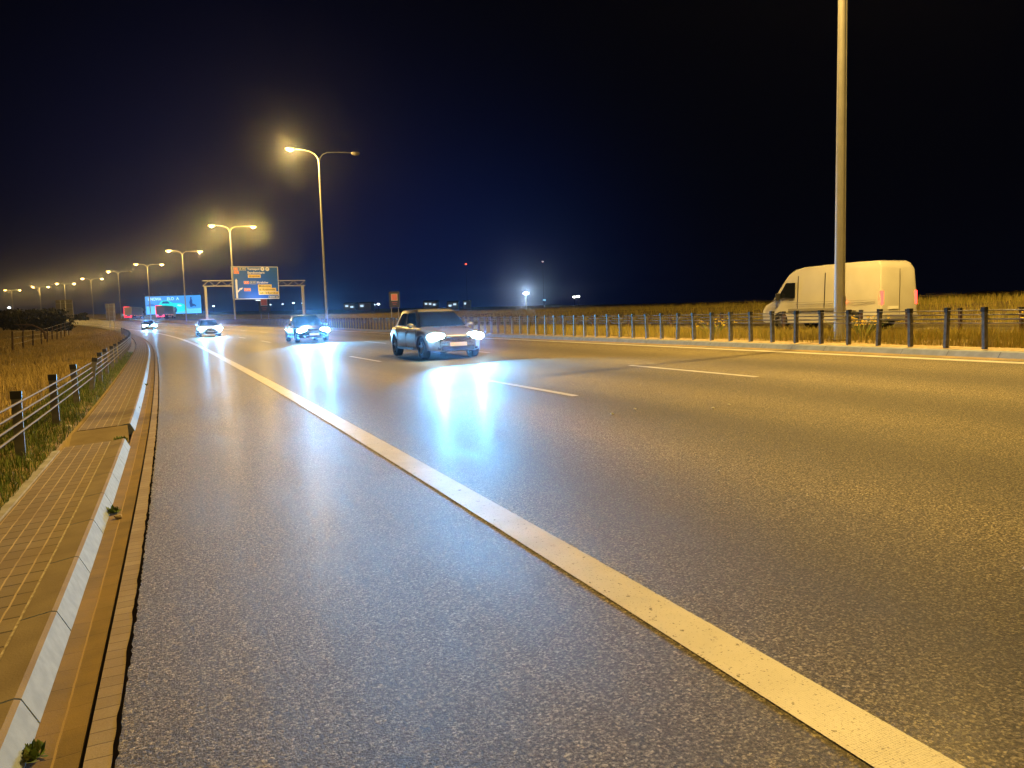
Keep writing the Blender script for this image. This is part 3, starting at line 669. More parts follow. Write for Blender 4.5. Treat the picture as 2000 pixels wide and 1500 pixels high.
# ------------------------------------------------------------------ van on the far carriageway
def van():
    s, u = 24.2, 23.0; g = GP(s, u, .04); th = heading(s); root = empty('panel_van', tuple(g)); tag(root, 'white high roof panel van driving away on the far carriageway', 'van')
    root.rotation_euler = (0, 0, math.atan2(math.cos(th), math.sin(th)))
    prof = [(-3.02, .42), (-3.05, .60), (-3.03, 1.3), (-2.97, 2.30), (-2.86, 2.54), (-2.70, 2.62), (-1.0, 2.64), (.9, 2.60), (1.30, 2.52), (1.62, 2.34), (2.02, 1.85), (2.38, 1.36), (2.55, 1.20), (2.90, 1.06), (3.06, .88), (3.12, .62), (3.10, .36), (2.9, .30), (-2.9, .34)]
    def hw(z): return float(np.interp(z, [.3, .6, 1.3, 2.0, 2.45, 2.64], [.95, .995, 1.0, .955, .88, .78]))
    V = []; F = []; ys = np.array([-1, -.97, -.88, -.5, 0, .5, .88, .97, 1]); inset = [.05, .015, 0, 0, 0, 0, 0, .015, .05]
    n = len(prof)
    for yy, ins in zip(ys, inset):
        for x, z in prof:
            f = 1-ins*.9; V.append((x*(1-ins*.35), yy*hw(z), .3+(z-.3)*(1-ins*.25)))
    for i in range(len(ys)-1):
        for j in range(n): F.append((i*n+j, i*n+(j+1) % n, (i+1)*n+(j+1) % n, (i+1)*n+j))
    F.append(tuple(range(n))); F.append(tuple((len(ys)-1)*n+j for j in reversed(range(n))))
    body = MB().add(V, F).build('body', MT['vanwhite'], root, smooth=True)
    cut = MB()
    for wx in (2.05, -1.75):
        for sy in (-1, 1): cut.tube([(wx, sy*.6, .36), (wx, sy*1.3, .36)], .43, 28)
    co = cut.build('cutter', MT['plastic']); co.parent = root; bpy.context.view_layer.update()
    md = body.modifiers.new('b', 'BOOLEAN'); md.object = co; md.solver = 'EXACT'; bpy.context.view_layer.update(); bake(body); bpy.data.objects.remove(co)
    for wx in (2.05, -1.75):
        for sy in (-1, 1): wheel(root, wx, sy*.84, .36, .24)
    def sidepoly(nm, pts, m, sy, t=.006):
        V = []; 
        for x, z in pts: V.append((x, sy*(hw(z)*.992+t), z))
        for x, z in pts: V.append((x, sy*(hw(z)*.992-.02), z))
        k = len(pts); F = [tuple(range(k)), tuple(range(2*k-1, k-1, -1))]+[(i, (i+1) % k, k+(i+1) % k, k+i) for i in range(k)]
        return MB().add(V, F).build(nm, m, root)
    for sy in (-1, 1):
        sidepoly('side_window', [(2.16, 1.38), (1.20, 1.34), (1.22, 1.98), (1.72, 1.98)], MT['glass'], sy)
        sidepoly('side_window', [(2.48, 1.22), (2.22, 1.32), (2.20, 1.42)], MT['glass'], sy)
        sidepoly('rub_strip', [(1.55, .80), (-1.25, .80), (-1.25, .90), (1.55, .90)], MT['vangrey'], sy, .014)
        sidepoly('door_gap', [(1.09, .50), (1.075, .50), (1.075, 2.25), (1.09, 2.25)], MT['plastic'], sy)
        sidepoly('door_gap', [(-.33, .50), (-.345, .50), (-.345, 2.30), (-.33, 2.30)], MT['plastic'], sy)
        sidepoly('body_crease', [(1.6, 1.145), (-2.8, 1.145), (-2.8, 1.16), (1.6, 1.16)], MT['vangrey'], sy, .004)
        MB().box((2.02, sy*1.13, 1.42), (.09, .20, .30)).build('mirror', MT['plastic'], root, bevel=.03)
        MB().box((-2.99, sy*.90, 1.22), (.10, .14, .52)).build('tail_light', emis('van_tail', (1.0, .03, .02), 9), root, bevel=.02)
        MB().box((-1.35, sy*1.005, 1.12), (.10, .02, .04)).build('side_marker', emis('van_marker', (1.0, .06, .02), 25), root)
        MB().box((2.88, sy*.72, .92), (.22, .34, .24)).build('headlight', MT['chrome'], root, bevel=.05)
    MB().box((-3.045, 0, 1.35), (.012, .014, 1.9)).build('door_gap', MT['plastic'], root)
    MB().box((-3.09, 0, .52), (.14, 1.75, .18)).build('rear_bumper', MT['vangrey'], root, bevel=.03)
    MB().box((-3.06, .35, .86), (.02, .52, .11)).build('number_plate', mat('plate_white_rear', (.75, .75, .72), .5), root)
    V = [(2.02+.01, -.80, 1.87), (2.02+.01, .80, 1.87), (1.64, .76, 2.33), (1.64, -.76, 2.33), (2.40, -.86, 1.37), (2.40, .86, 1.37)]
    MB().add([(x+.02, y, z+.012) for x, y, z in V], [(0, 1, 2, 3), (4, 5, 1, 0)]).build('windscreen', MT['glass'], root)
    for sy in (-1, 1): spot(root, (3.2, sy*.7, .9), (1, 0), HEAD_W*1.0, (.9, .92, 1), 21)
MT['vanwhite'] = mat('van_white', (.50, .49, .46), .38, 0, coat=.6, noise=(1.2, .5, (.40, .385, .35))); MT['vangrey'] = mat('van_grey_plastic', (.22, .21, .20), .6)
van()
# ------------------------------------------------------------------ trucks far off
def truck(X, Y, Z, label, boxcol, marks):
    root = empty('lorry', (X, Y, Z)); tag(root, label, 'lorry', 'lorries on the far carriageway'); th = -.17; root.rotation_euler = (0, 0, math.atan2(math.cos(th), math.sin(th)))
    MB().box((-2.0, 0, 2.55), (11.0, 2.5, 2.75)).build('trailer_box', boxcol, root, bevel=.04)
    MB().box((-1.5, 0, .98), (12.0, .9, .28)).build('chassis', MT['plastic'], root)
    cb = MB(); P = [(3.9, .5), (3.9, 3.3), (4.3, 3.7), (5.6, 3.5), (6.15, 2.2), (6.25, .5)]; V = [(x, y, z) for y in (-1.22, 1.22) for x, z in P]; k = 6
    cb.add(V, [tuple(range(k)), tuple(range(2*k-1, k-1, -1))]+[(i, (i+1) % k, k+(i+1) % k, k+i) for i in range(k)]); cb.build('cab', MT['whitep'], root, bevel=.05)
    for sy in (-1, 1):
        MB().box((5.3, sy*1.225, 2.35), (.9, .02, .75)).build('side_window', MT['glass'], root)
        for wx in (-6.2, -4.95, -3.7, 2.9, 5.2): wheel(root, wx, sy*1.05, .48, .32)
        MB().box((-7.48, sy*.95, .95), (.10, .45, .24)).build('tail_light', MT['truckred'], root)
        if marks:
            for i in range(9 if sy > 0 else 0): MB().box((-7.50, sy*1.18, 1.3+i*.31), (.12, .14, .16)).build('marker_lamp', MT['truckred'], root)
            MB().box((-7.52, .3, 3.96), (.05, 1.7, .09)).build('marker_strip', MT['truckred'], root) if sy > 0 else None
        for dx in (-5, -2.5, 0, 2.2): MB().box((dx, sy*1.27, 1.12), (.16, .04, .10)).build('side_marker', MT['truckorange'], root)
    MB().box((-7.46, 0, .62), (.12, 2.3, .16)).build('rear_bumper', MT['truckred'] if marks else MT['plastic'], root)
MT['truckred'] = emis('lorry_red', (1, .02, .035), 5); MT['truckorange'] = emis('lorry_orange', (1, .30, .05), 8)
MT['tarp1'] = mat('grey_tarpaulin', (.45, .42, .40), .6); MT['tarp2'] = mat('dark_tarpaulin', (.26, .22, .25), .6)
_t1 = (-.485*262, 262, 3.3); _t2 = (-.444*245, 245, 3.0)
TRUCKS = [(_t1, 'lorry with a pale grey box and red tail lights left of the glowing billboard', 'tarp1', True), (_t2, 'lorry outlined in red lamps in front of the glowing billboard', 'tarp2', True)]
for a in TRUCKS: truck(*a[0], a[1], MT[a[2]], a[3])
# ------------------------------------------------------------------ text
def text_mesh(body, size, name, m, parent, loc, width=None, bold=.0, align='LEFT'):
    cu = bpy.data.curves.new(name, 'FONT'); cu.body = body; cu.size = size; cu.align_x = align; cu.align_y = 'CENTER'; cu.extrude = .01; cu.offset = bold
    o = bpy.data.objects.new(name, cu); C.collection.objects.link(o); bpy.context.view_layer.update()
    dg = bpy.context.evaluated_depsgraph_get(); me = bpy.data.meshes.new_from_object(o.evaluated_get(dg)); bpy.data.objects.remove(o); bpy.data.curves.remove(cu)
    me.materials.clear(); me.materials.append(m); t = bpy.data.objects.new(name, me); C.collection.objects.link(t); t.parent = parent
    xs = [v.co.x for v in me.vertices]
    if width and xs:
        f = width/(max(xs)-min(xs)); x0 = min(xs)
        for v in me.vertices: v.co.x = (v.co.x-x0)*f
    t.rotation_euler = (PI/2, 0, 0); t.location = loc; return t
# ------------------------------------------------------------------ gantry with the big direction sign
def gantry():
    s, u0, u1 = 150.0, 12.9, 30.6
    A = Vector(GP(s, u0)); B = Vector(GP(s, u1)); d = (B-A); wid = d.length; rz = math.atan2(d.y, d.x)
    root = empty('sign_gantry', tuple(A), rz); tag(root, 'grey steel gantry spanning the far carriageway and carrying the blue direction sign', 'gantry')
    zb = 6.75; zB = B.z-A.z; gm = MT['gantry']
    for x, z0 in ((0.0, 0), (wid, zB)):
        MB().box((x, 0, (zb+z0)/2), (.42, .42, zb-z0)).build('leg', gm, root, bevel=.02)
        MB().box((x, 0, z0+.25), (.9, .9, .5)).build('footing', MT['concrete'], root, bevel=.02)
    b = MB()
    for z in (zb+.06, zb+1.04):
        for y in (-.35, .35): b.box((wid/2, y, z), (wid+.9, .13, .13))
    k = int(wid/1.0); x0 = -.45; st = (wid+.9)/k
    for i in range(k):
        for y in (-.35, .35):
            a = (x0+i*st, y, zb+.06); c = (x0+(i+1)*st, y, zb+1.04)
            if i % 2: a, c = (a[0], y, zb+1.04), (c[0], y, zb+.06)
            b.tube([a, c], .035, 6)
        for z in (zb+.06, zb+1.04): b.box((x0+i*st, 0, z), (.06, .7, .06))
    b.build('truss_beam', gm, root)
    # sign board, a thing of its own hanging from the gantry
    sw, sh = 8.45, 6.0; cx = 4.55; czz = 8.05-1.05+.35
    sr = empty('direction_sign', tuple(root.matrix_world @ Vector((0, 0, 0))) if False else tuple(A), rz); tag(sr, 'big blue motorway direction sign with white place names and yellow panels', 'road sign')
    y0 = -.62; x_l = cx; z_t = czz+sh/2
    MB().box((x_l+sw/2, y0, czz), (sw, .10, sh)).build('panel', MT['signwhite'], sr, bevel=.03)
    MB().box((x_l+sw/2, y0-.056, czz), (sw-.22, .012, sh-.22)).build('face', MT['signblue'], sr)
    def U(px): return x_l+(px-150)/1550*sw
    def Z(py): return z_t-(py-155)/1095*sh
    def rect(nm, a, b_, c, d_, m, lay=0, par=sr):
        return MB().box(((U(a)+U(b_))/2, y0-.068-lay*.014, (Z(c)+Z(d_))/2), (U(b_)-U(a), .010, Z(c)-Z(d_))).build(nm, m, par)
    def tx(body, a, b_, c, d_, m, lay=1, bold=.004, par=sr):
        h = Z(c)-Z(d_); return text_mesh(body, h*1.25, 'lettering', m, par, (U(a), y0-.084-lay*.014, (Z(c)+Z(d_))/2), width=U(b_)-U(a), bold=bold)
    Wm, O, Y, Bk, Bl = MT['signwhite'], MT['signorange'], MT['signyellow'], MT['signblack'], MT['signblue']
    def plate(body, a, b_, c, d_, m, tm, fr=Wm):
        r1 = rect('plate', a-8, b_+8, c-6, d_+6, fr, 0); r2 = rect('plate_face', a, b_, c, d_, m, 1, r1)
        tx(body, a+25, b_-25, c+18, d_-18, tm, 2, par=r1)
    plate('S2', 235, 355, 195, 285, O, Wm); plate('S17', 235, 390, 305, 395, O, Wm); plate('E 30', 410, 620, 195, 280, MT['signgrey'], Wm)
    tx('Terespol', 670, 1075, 200, 280, Wm, 0, .012); tx('Sandomierz', 672, 1245, 322, 402, Wm, 0, .012)
    for q in (1178, 1340):
        b1 = MB(); b1.tube([(U(q), y0-.064, Z(240)), (U(q), y0-.078, Z(240))], .36, 20); e = b1.build('symbol_disc', Wm, sr); tx('S' if q < 1200 else 'P', q-22, q+22, 212, 268, Bk, 1, .004, e)
    plate('Ursynów', 692, 1098, 428, 528, Y, Bk); plate('S7', 545, 705, 648, 735, O, Wm); plate('E 77', 755, 938, 645, 738, MT['signgrey'], Wm)
    tx('Kraków', 980, 1350, 655, 730, Wm, 0, .012)
    plate('Mokotów', 1005, 1450, 765, 865, Y, Bk, Y); plate('al. Krakowska', 1010, 1595, 882, 985, Y, Bk, Y); plate('ul. Hynka', 1018, 1682, 1002, 1098, Y, Bk)
    plate('S79', 540, 745, 885, 975, O, Wm); plate('500 m', 1345, 1690, 1148, 1228, MT['signgrey'], Wm)
    ar = MB(); t = .012
    def flat(pts):
        V = [(U(a), y0-.07, Z(b_)) for a, b_ in pts]+[(U(a), y0-.062, Z(b_)) for a, b_ in pts]; k = len(pts)
        ar.add(V, [tuple(range(k)), tuple(range(2*k-1, k-1, -1))]+[(i, (i+1) % k, k+(i+1) % k, k+i) for i in range(k)])
    flat([(262, 1215), (262, 640), (250, 640), (293, 555), (336, 640), (324, 640), (324, 960), (390, 900), (375, 880), (500, 860), (450, 940), (430, 925), (324, 1030), (324, 1215)])
    ar.build('route_arrow', Wm, sr)
    MB().box((x_l+sw*.5, y0-1.0, czz-sh/2-.25), (.9, .22, .16)).build('sign_lamp', MT['galv'], sr, bevel=.02)
    MB().box((x_l+sw*.5, y0-.5, czz-sh/2-.22), (.06, 1.0, .06)).build('lamp_bracket', MT['galv'], sr)
    ld = bpy.data.lights.new('sign_lamp_light', 'AREA'); ld.energy = SIGN_W; ld.color = (.5, .72, 1); ld.shape = 'RECTANGLE'; ld.size = 3.5; ld.size_y = .15
    lo = bpy.data.objects.new('sign_lamp_light', ld); C.collection.objects.link(lo); lo.parent = sr; lo.location = (x_l+sw*.5, y0-2.2, czz-sh/2-.4); lo.rotation_euler = Vector((0, 1.6, 2.6)).to_track_quat('-Z', 'Y').to_euler()
SIGN_W = 170
MT['gantry'] = mat('gantry_steel', (.45, .45, .46), .55, .3); MT['signwhite'] = mat('sign_white', (.75, .75, .75), .5); MT['signblue'] = mat('sign_blue', (.012, .10, .42), .45)
MT['signorange'] = mat('sign_orange', (.80, .13, .03), .5); MT['signyellow'] = mat('sign_yellow', (.80, .55, .10), .5); MT['signgrey'] = mat('sign_grey', (.10, .14, .22), .5); MT['signblack'] = mat('sign_black', (.02, .02, .02), .5)
gantry()
# ------------------------------------------------------------------ billboard
def billboard():
    px = lambda x, y, D: Vector(((x-1000)/1501.2*D, D, 0))
    D = 345.0; xa, xb = (284-1000)/1501.2*D, (392-1000)/1501.2*D; wid = (xb-xa)*1.0
    z0 = 1.46+(631-613)/1501.2*D; z1 = 1.46+(630-577)/1501.2*D; h = z1-z0
    root = empty('billboard', (xa+2.2, D, z0-6.0)); tag(root, 'wide glowing blue billboard picturing a turquoise car and a dark running figure', 'billboard')
    k = 6.0
    MB().box((wid/2, .25, k+h/2), (wid+.5, .4, h+.5)).build('frame', MT['plastic'], root)
    fc = MB().box((wid/2, -.02, k+h/2), (wid, .08, h)); face = fc.build('lit_face', MT['bb_bg'], root)
    lg = [.12, .4, .66, .9]
    for f in lg: MB().box((wid*f, .5, k/2), (.45, .45, k)).build('leg', MT['galv'], root)
    for i in range(8):
        x = wid*(.01+i*.14); q = MB(); q.tube([(x, .1, k+h+.2), (x, -.9, k+h+1.1)], .07, 6); q.box((x, -.95, k+h+1.1), (.5, .3, .2)); q.build('floodlight', MT['galv'], root)
    def X(cx): return wid*(cx-420)/(1530-420)
    def Zz(cy): return k+h*(1-(cy-380)/(735-380))
    def poly(nm, pts, m, y):
        V = [(X(a), y, Zz(b)) for a, b in pts]+[(X(a), y+.03, Zz(b)) for a, b in pts]; n = len(pts)
        return MB().add(V, [tuple(range(n)), tuple(range(2*n-1, n-1, -1))]+[(i, (i+1) % n, n+(i+1) % n, n+i) for i in range(n)]).build(nm, m, root)
    poly('picture_ground', [(440, 575), (650, 570), (1000, 600), (1300, 640), (1520, 630), (1524, 732), (446, 722)], MT['bb_lt'], -.10)
    poly('picture_hill', [(428, 560), (520, 520), (660, 560), (660, 572), (430, 575)], MT['bb_mid'], -.14)
    poly('picture_car', [(670, 600), (672, 560), (700, 530), (740, 480), (800, 468), (880, 470), (930, 500), (970, 520), (1120, 525), (1190, 550), (1240, 600), (1250, 650), (1180, 690), (1020, 700), (960, 640), (700, 625)], MT['bb_car'], -.18)
    poly('picture_window', [(745, 525), (775, 488), (860, 484), (905, 515), (890, 530)], MT['bb_dk'], -.22)
    poly('picture_wheel', [(975, 700), (965, 650), (985, 605), (1020, 600), (1045, 640), (1040, 690), (1015, 712)], MT['bb_dk'], -.22)
    poly('picture_headlight', [(1050, 575), (1070, 550), (1130, 562), (1155, 585), (1100, 592)], MT['bb_wh'], -.22)
    poly('picture_runner', [(1320, 420), (1335, 408), (1350, 422), (1345, 445), (1360, 480), (1355, 540), (1400, 555), (1430, 580), (1425, 610), (1395, 585), (1350, 600), (1315, 610), (1300, 520), (1320, 455)], MT['bb_dk'], -.18)
    for body, a, b in (('E NOWA', 480, 745), ('5008', 860, 1100)):
        t = text_mesh(body if body[0] != '5' else 'ELO  A', h*.22, 'lettering', MT['bb_wh'], root, (X(a), -.20, Zz(440)), width=X(b)-X(a), bold=.05)
MT['bb_bg'] = emis('board_glow', (.05, .33, .85), 1.15); MT['bb_lt'] = emis('board_pale', (.14, .62, 1.0), 1.15); MT['bb_mid'] = emis('board_mid', (.03, .20, .75), 1.0)  # board emission stands in for light from its floodlights
MT['bb_car'] = emis('board_turquoise', (.0, .80, .80), 1.1); MT['bb_dk'] = emis('board_dark', (.0, .07, .42), .8); MT['bb_wh'] = emis('board_white', (.5, .9, 1), 1.2)
billboard()
# ------------------------------------------------------------------ other signs
def wpt(x, y, D):
    """world position seen at photo pixel x, y at depth D (computed from the fitted lens)"""
    v = _F+_R*((x-1000)/1501.2)-_U*((y-750)/1501.2); k = D/v.y; return Vector((v.x*k, D, 1.4604+v.z*k))
def sign_back(xl, xr, yt, yb, ybase, D, label, legs, rz=-.45):
    a = wpt(xl, yt, D); b = wpt(xr, yb, D); w = b.x-a.x; base = wpt((xl+xr)/2, ybase, D)
    root = empty('road_sign', (base.x, D, base.z-.6), 0); tag(root, label, 'road sign'); zt, zb2 = a.z-base.z+.6, b.z-base.z+.6
    MB().box((0, 0, (zt+zb2)/2), (w, .06, zt-zb2)).build('panel', MT['signback'], root)
    r = MB()
    for i in range(3): r.box((0, -.06, zb2+(zt-zb2)*(.2+.3*i)), (w*.96, .05, .08))
    r.build('stiffener', MT['galv'], root)
    for f in legs: MB().tube([((f-.5)*w, -.14, 0), ((f-.5)*w, -.14, zt-.1)], .06, 8).build('leg', MT['galv'], root, smooth=True)
sign_back(112, 148, 586, 621, 650, 120, 'large grey sign back on posts at the inside of the bend, beside the dark bushes', (.3, .58))
sign_back(208, 229, 593, 625, 640, 135, 'small grey sign back on two thin posts left of the glowing billboard', (.35, .85))
def small_red_sign(x0, x1, y0, y1, ybase, D, label, sub):
    a = wpt(x0, y0, D); b = wpt(x1, y1, D); c = wpt((x0+x1)/2, ybase, D); w = b.x-a.x; h = a.z-b.z
    root = empty('red_road_sign', (c.x, D, c.z-1.0)); tag(root, label, 'road sign'); q = c.z-1.0
    zc = (a.z+b.z)/2-q
    MB().box((0, 0, zc-h*.32), (w*1.65, .05, h*2.3)).build('panel', MT['signblack2'], root)
    MB().box((0, -.045, zc), (w, .03, h)).build('white_border', MT['signwhite'], root)
    MB().box((0, -.068, zc), (w*.86, .02, h*.86)).build('red_face', MT['signred'], root)
    for k in range(2): MB().box((0, -.045, zc-h*(.78+.26*k)), (w*(.8-.25*k), .02, h*.10)).build('text_bar', MT['signgrey2'], root)
    for sx in (-1, 1): MB().tube([(sx*w*.55, .08, 0), (sx*w*.55, .08, zc)], .05, 8).build('leg', MT['galv'], root)
MT['signred'] = mat('sign_red', (.80, .22, .17), .5); MT['signblack2'] = mat('sign_dark', (.03, .035, .07), .5); MT['signgrey2'] = mat('sign_red_dim', (.4, .1, .1), .5)
small_red_sign(765, 778, 574, 587, 612, 95, 'small square red sign on two legs above the roof of the silver hatchback', True)
small_red_sign(510, 524, 583, 597, 614, 165, 'pale red square sign under the right part of the blue direction sign', True)
# ------------------------------------------------------------------ left field: posts, bushes, branch
def field_fence():
    pts = [(24, 687, 647), (45, 681, 645), (64, 673, 644), (81, 670, 642), (92, 666, 640), (102, 662, 637), (111, 658, 634), (119, 655, 632), (126, 651, 630), (134, 648, 629)]
    P = []; 
    for i, (x, yb, yt) in enumerate(pts):
        D = 58+(112-58)*i/9; P.append((wpt(x, yb, D), wpt(x, yt, D)))
    root = empty('field_fence', tuple(P[0][0])); tag(root, 'old wooden post and wire fence across the dry meadow on the left', 'fence')
    o = P[0][0]
    for i, (b, t) in enumerate(P):
        MB().tube([b-o-Vector((0, 0, .5)), (b+t)/2-o+Vector((.02*(-1)**i, 0, 0)), t-o], [.075, .07, .06], 7).build('post', MT['wood'], root, smooth=True)
    for f in (.95, .65, .35):
        MB().tube([b.lerp(t, f)-o for b, t in P], .008, 4).build('wire', MT['galv'], root)
field_fence()
def bush(name, c, r, h, n, m, label, cat, group=None, trunk=True, leaf=.22):
    root = empty(name, tuple(c)); tag(root, label, cat, group)
    cl = [(RNG.normal(0, .5, 3)*np.array([r, r*.6, 0])+np.array([0, 0, h*(.12+.68*RNG.random())]), .3+.4*RNG.random()) for _ in range(16)]
    V = np.zeros((n, 4, 3)); 
    for i in range(n):
        q, rr = cl[RNG.integers(len(cl))]; d = RNG.normal(0, 1, 3); d /= np.linalg.norm(d); p = q+d*(RNG.random()**.4)*rr*np.array([r*.75, r*.6, h*.5])
        a = RNG.normal(0, 1, 3); a /= np.linalg.norm(a); b = np.cross(a, RNG.normal(0, 1, 3)); b /= np.linalg.norm(b)
        l = leaf*(.5+RNG.random()); p[2] = max(p[2], .02); V[i] = [p-a*l/2, p+b*l/3, p+a*l/2, p-b*l/3]
    mesh_from('crown', V.reshape(-1, 3), [(4*i, 4*i+1, 4*i+2, 4*i+3) for i in range(n)], m, root)
    if trunk:
        t = MB()
        for k in range(4): a = k*1.7; t.tube([(0, 0, -.2), (.3*r*math.cos(a)*.5, .2*r*math.sin(a), h*.35), (.6*r*math.cos(a)*.6, .4*r*math.sin(a), h*.75)], [.09, .05, .015], 6)
        t.build('trunk', MT['wood'], root)
    return root
MT['bushleaf'] = blades('bush_leaf', (.012, .013, .006), (.018, .019, .008), (.035, .03, .016))
for i, (x, yt, yb, D, r, lab) in enumerate([(8, 603, 636, 118, 5.5, 'dark bush cut by the left edge of the picture'), (45, 599, 638, 112, 6.5, 'tallest dark bush left of the large sign back, under the second lamp'), (84, 605, 636, 116, 5.0, 'dark bush touching the large sign back on its left'), (112, 618, 640, 112, 2.6, 'low pale shrub at the foot of the large sign back'), (156, 611, 622, 200, 1.7, 'small far shrub just right of the large sign back')]):
    b = wpt(x, yb, D); t = wpt(x, yt, D); bush('bush', b-Vector((0, 0, .4)), r, t.z-b.z+.4, 2600, MT['bushleaf'], lab, 'bush', 'bushes beyond the dry meadow', leaf=.40)
def branch():
    P = [wpt(x, y, 70) for x, y in ((28, 634), (45, 634), (62, 635), (74, 640), (82, 645), (87, 650))]; o = P[-1]
    root = empty('dead_branch', tuple(o)); tag(root, 'long dark bent branch reaching over the meadow fence on the left', 'branch')
    MB().tube([p-o for p in P]+[wpt(90, 662, 70)-o], [.03, .06, .08, .09, .10, .11, .12], 7).build('limb', MT['wood'], root, smooth=True)
    MB().tube([P[2]-o, wpt(50, 640, 70)-o], [.05, .015], 6).build('twig', MT['wood'], root, smooth=True)
branch()
# ------------------------------------------------------------------ small weeds, stones, flowers
def weed(s, u, z, r, label, n=60):
    c = RP(s, u, z); root = empty('weed', tuple(c)); tag(root, label, 'weed', 'weeds growing in the gutter'); V = []; F = []
    for i in range(n):
        a = RNG.random()*2*PI; e = RNG.random()*1.3+.1; l = r*(.5+.6*RNG.random()); w = l*.22; d = Vector((math.cos(a)*math.cos(e), math.sin(a)*math.cos(e), math.sin(e))); q = Vector((-math.sin(a), math.cos(a), 0)); o = len(V)
        b = Vector((RNG.normal(0, r*.25), RNG.normal(0, r*.25), 0)); V += [b, b+d*l*.55+q*w, b+d*l, b+d*l*.55-q*w]; F.append((o, o+1, o+2, o+3))
    MB().add(V, F).build('leaves', MT['green'], root)
    return root
weed(7.95, -2.625, .0, .07, 'leafy green weed in the gutter against the near kerb', 90)
weed(12.35, -2.78, -.03, .11, 'largest weed, growing in the gap where the kerb breaks', 120)
weed(4.02, -2.63, .0, .06, 'green weed at the kerb foot by the bottom left corner')
weed(16.4, -2.70, .0, .08, 'small weed on the kerb beyond the break, left of the brick edge', 40)
weed(22.3, -2.68, .0, .09, 'farthest small weed along the kerb', 40)
def pebble(p, r, label, m, grp):
    V = []; bm = bmesh.new(); bmesh.ops.create_icosphere(bm, subdivisions=2, radius=r)
    for v in bm.verts: v.co += Vector(RNG.normal(0, r*.12, 3)); v.co.z *= .6
    me = bpy.data.meshes.new('pebble'); bm.to_mesh(me); bm.free(); me.materials.append(m); o = bpy.data.objects.new('pebble', me); C.collection.objects.link(o); o.location = tuple(p); tag(o, label, 'pebble', grp)
MT['pebble'] = mat('pale_stone', (.6, .58, .52), .5)
for s, u, r, lab in ((9.0, 4.35, .022, 'bright stone on the middle lane below the right end of the long dash'), (9.1, 4.70, .018, 'tiny stone just right of the brightest stone on the middle lane'), (9.55, 3.15, .025, 'pale flat stone between the two nearest lane dashes'), (9.7, 3.6, .018, 'small pale stone right of the pale flat stone'), (6.1, 2.1, .012, 'speck of stone on the near lane over the yellow patch'), (3.4, 1.9, .011, 'speck of stone at the lower right on the near lane')):
    pebble(RP(s, u, .006), r, lab, MT['pebble'], 'stones lying on the asphalt')
for s, u, r, lab in ((14.0, -3.56, .05, 'white stone on the verge beside the second post'), (11.0, -3.66, .035, 'pale stone in the grass at the nearest post')):
    pebble(RP(s, u, .09), r, lab, MT['pebble'], 'stones on the grass verge')
pebble(RP(7.75, -2.57, .01), .03, 'yellowish stone in the gutter right of the leafy weed', MT['sand'], 'stones on the grass verge')
def flowers(s, u, label, n=26, r=.35):
    c = GP(s, u); root = empty('wildflower', tuple(c)); tag(root, label, 'flower', 'yellow wildflowers in the median'); st = MB(); hd = MB()
    for i in range(n):
        x, y = RNG.normal(0, r, 2); h = .35+.25*RNG.random(); st.tube([(x*.15, y*.15, -.02), (x, y, h)], .006, 4)
        for k in range(5): hd.ell((x+RNG.normal(0, .03), y+RNG.normal(0, .03), h+RNG.normal(0, .015)), (.02, .02, .012), 6, 3)
    st.build('stems', MT['green'], root); hd.build('blossoms', MT['yellowf'], root)
MT['yellowf'] = mat('yellow_petal', (.75, .55, .05), .7)
flowers(13.6+1.5, 14.0, 'yellow flowers behind the posts, left of the thick lamp post', 34, .45); flowers(20.3, 13.6, 'smaller yellow flower patch nearer the silver car', 22); flowers(10.9, 15.2, 'pale flower patch under the rear of the van', 16)
# ------------------------------------------------------------------ distant lights
def far_lamp(x, y, D, col, st, r, label, h=None, kind='far_lamp', light=0, ybase=None, group='distant lights on the horizon'):
    p = wpt(x, y, D); zb = h if h is not None else 0.0; base = Vector((p.x, p.y, min(p.z-2.0, zb)))
    root = empty(kind, tuple(base)); tag(root, label, 'lamp', group)
    H = p.z-base.z
    MB().tube([(0, 0, 0), (0, 0, H)], [max(.12, r*.2), max(.08, r*.12)], 6).build('mast', MT['mast'], root)
    MB().ell((0, 0, H), (r, r*.8, r*.55), 10, 6).build('lamp_head', emis('far_glow', col, st), root, smooth=True)
    if light:
        ld = bpy.data.lights.new('far_light', 'POINT'); ld.energy = light; ld.color = col; ld.shadow_soft_size = .3; lo = bpy.data.objects.new('far_light', ld); C.collection.objects.link(lo); lo.parent = root; lo.location = (0, -r-.6, H)
MT['mast'] = mat('dark_mast', (.03, .03, .03), .8)
far_lamp(1027, 573, 260, (.70, .88, 1.0), 60, .75, 'brightest floodlight on the horizon, white with a blue halo', light=26000)
far_lamp(1063, 586, 500, (.2, .6, 1.0), 6, .8, 'small blue light right of the bright floodlight')
far_lamp(1122, 580, 500, (1, .95, .8), 14, 1.1, 'left one of the white pair low on the right horizon')
far_lamp(1129, 579, 500, (1, .95, .85), 16, 1.1, 'right one of the white pair low on the right horizon')
far_lamp(1060, 511, 700, (1, .62, .5), 5, .9, 'pale pink mast light high above the bright floodlight', kind='radio_mast')
far_lamp(910, 516, 700, (1, .10, .03), 5, .9, 'red warning light on a tall mast above the silver hatchback', kind='radio_mast')
far_lamp(730, 595, 520, (.8, .9, 1), 14, .9, 'left one of two white dots beside the red square sign'); far_lamp(739, 594, 520, (.8, .9, 1), 15, .9, 'right one of two white dots beside the red square sign')
far_lamp(573, 592, 520, (.7, .85, 1), 5, .8, 'bluish light between the sign gantry and its right leg, brighter one'); far_lamp(552, 594, 520, (.7, .85, 1), 3, .7, 'faint bluish light right of the pale red square sign')
